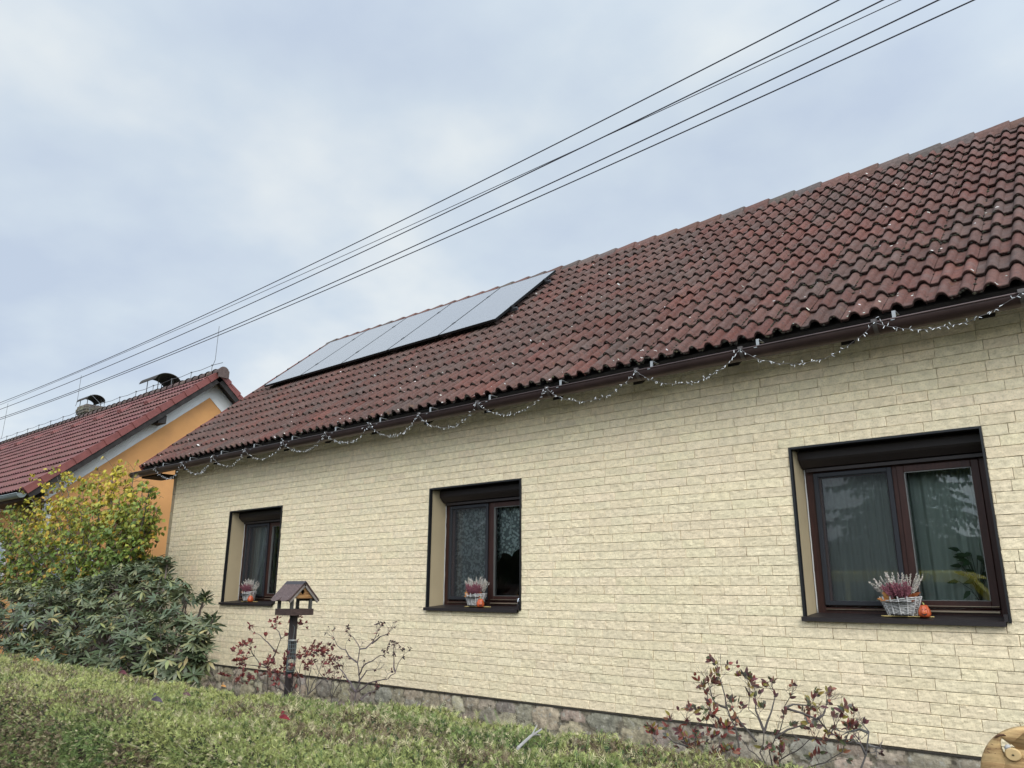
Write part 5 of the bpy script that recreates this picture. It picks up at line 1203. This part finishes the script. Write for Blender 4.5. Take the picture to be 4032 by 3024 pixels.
# ------------------------------------------------------------------ across the street (seen mirrored in the panes)
def spruce(x, y, hgt, rad, label, seed):
    r0 = random.Random(seed); t = thing('spruce_tree', label, 'tree', (x, y, -1.6), 'dark spruces across the street'); b = MB(); b.tube([(x, y, -1.6), (x, y, -1.6+hgt*.98)], [.2, .02], 8); b.build('trunk', mat('bark', (.06, .045, .035), .9), t)
    b = MB(); z = 1.0
    while z < hgt:
        R_ = rad*(1-z/hgt)**.8+.1
        for k in range(16):
            a = r0.random()*6.283; L_ = R_*r0.uniform(.6, 1.12); d = np.array([math.cos(a), math.sin(a), r0.uniform(-.5, 0)]); p0 = np.array([x, y, -1.6+z+r0.uniform(-.2, .2)]); b.col = jit((.022, .042, .022), .35)
            m_ = max(4, int(L_/.16))
            for j in range(1, m_):
                c = p0+d*L_*j/m_; s_ = np.array([-d[1], d[0], 0]); wd = .32*(1-j/m_)+.10
                for sg in (-1, 1): b.tri(c+np.array([0, 0, r0.gauss(0, .03)]), c+d*.16+s_*sg*wd*.35, c+d*.10+s_*sg*wd+np.array([0, 0, -.10-r0.random()*.08]))
                b.tri(c-s_*.05, c+s_*.05, c+d*.22+np.array([0, 0, -.12]))
        z += .26
    b.build('crown', mat('spruce_needles', attr=True, rough=.9), t, attr=True)
spruce(-5.6, -10, 13.5, 2.5, 'tall dark spruce mirrored in the nearest window', 1)
spruce(-20, -10.5, 12, 3.2, 'dark spruce mirrored in the middle window', 2)
spruce(-34, -11, 12, 3.4, 'dark spruce mirrored in the farthest window', 3)
spruce(-27, -13, 14, 3.2, 'dark spruce behind the other two along the street', 4)
hb = thing('tall_hedge', 'tall dark hedge across the street, mirrored low in the window panes', 'hedge', (-20, -9, -1.6)); b = MB(); r0 = random.Random(5)
b.box(-52, 6, -9.3, -8.5, -1.6, 1.35); b.build('inner_mass', mat('hedge_inner'), hb); b = MB()
for k in range(26000):
    x = r0.uniform(-52, 6); z = r0.uniform(-1.5, 1.5)+.15*math.sin(x*2.); y = -8.5+r0.uniform(-.05, .2)+.1*math.sin(x*3+z*4); c = np.array([x, y, z]); e = np.array([r0.gauss(0, .07), r0.gauss(.02, .04), r0.gauss(0, .07)]); f_ = np.array([r0.gauss(0, .07), r0.gauss(.02, .04), r0.gauss(0, .07)]); b.col = jit((.045, .07, .03), .4); b.tri(c, c+e, c+f_)
b.build('foliage', mat('spruce_needles'), hb, attr=True)
van = thing('yellow_van', 'yellow van parked across the street, mirrored in the nearest window', 'van', (-4.8, -4.2, -1.6))
M_y = mat('yellow_paint', (.85, .70, .06), .3, spec=.6); M_gl = mat('van_glass', (.02, .025, .03), .08, spec=.8)
ymid, hwv = -4.3, .92; vx = -2.0
prof_ = [(vx, -1.25), (vx+.02, -.72), (vx-.28, -.52), (vx-.95, .30), (vx-1.25, .42), (vx-4.7, .45), (vx-4.85, .25), (vx-4.95, -1.25)]
b = MB()
def vring(y, ins, dz=0): return [b.V((x+(ins if x < vx-2 else -ins), y, z-(ins if z > 0 else 0))) for x, z in prof_]
rr = [vring(ymid-hwv+.10, .04), vring(ymid-hwv, .10)]; rs = [[b.V((x, y, z)) for x, z in prof_] for y in (ymid-hwv+.06, ymid+hwv-.06)]
outer = [[b.V((x*.985+(vx-2.4)*.015, y, z-(.05 if z > 0 else 0))) for x, z in prof_] for y in (ymid-hwv, ymid+hwv)]
seq = [outer[0], rs[0], rs[1], outer[1]]
for A, B_ in zip(seq, seq[1:]):
    for k in range(len(A)): b.q(A[k], A[(k+1) % len(A)], B_[(k+1) % len(A)], B_[k])
for R_2 in (outer[0], outer[1]):
    c = b.V(np.mean([b.v[k] for k in R_2], 0))
    for k in range(len(R_2)): b.t(c, R_2[k], R_2[(k+1) % len(R_2)])
b.build('body', M_y, van)
for y_, s_ in ((ymid+hwv+.004, 1), (ymid-hwv-.004, -1)):
    for poly in ([(vx-.50, -.48), (vx-1.03, .18), (vx-1.85, .22), (vx-1.85, -.48)], [(vx-1.95, -.48), (vx-1.95, .22), (vx-3.2, .22), (vx-3.2, -.48)], [(vx-3.3, -.48), (vx-3.3, .22), (vx-4.6, .20), (vx-4.72, -.48)]):
        b = MB(); b.prism([(x, y_, z) for x, z in poly], (0, s_, 0), -.01, .004); b.build('side_window', M_gl, van)
b = MB(); b.quad((vx-.30, ymid-.8, -.49), (vx-.30, ymid+.8, -.49), (vx-.93, ymid+.75, .27), (vx-.93, ymid-.75, .27)); o_ = b.build('windscreen', M_gl, van); 
for v_ in o_.data.vertices: v_.co.x += .01; v_.co.z += .008
for xw in (vx-.85, vx-4.05):
    for y_ in (ymid-hwv+.1, ymid+hwv-.1):
        b = MB(); 
        prw = [(0, -.09), (.19, -.09), (.20, -.11), (.31, -.11), (.335, -.07), (.335, .07), (.31, .11), (.20, .11), (.19, .09), (0, .09)]; rw = []
        for r_w, o in prw: rw.append([b.V((xw+r_w*math.cos(a), y_+o, -1.265+r_w*math.sin(a))) for a in np.linspace(0, 2*math.pi, 25)[:-1]])
        for A, B_ in zip(rw, rw[1:]):
            for k in range(24): b.q(A[k], A[(k+1) % 24], B_[(k+1) % 24], B_[k])
        b.build('wheel', mat('tyre', (.02, .02, .02), .8), van)
for y_ in (ymid-.65, ymid+.65): b = MB(); b.box(vx-.02, vx+.03, y_-.14, y_+.14, -.98, -.80); b.build('headlight', mat('lamp_glass', (.7, .7, .7), .1), van)
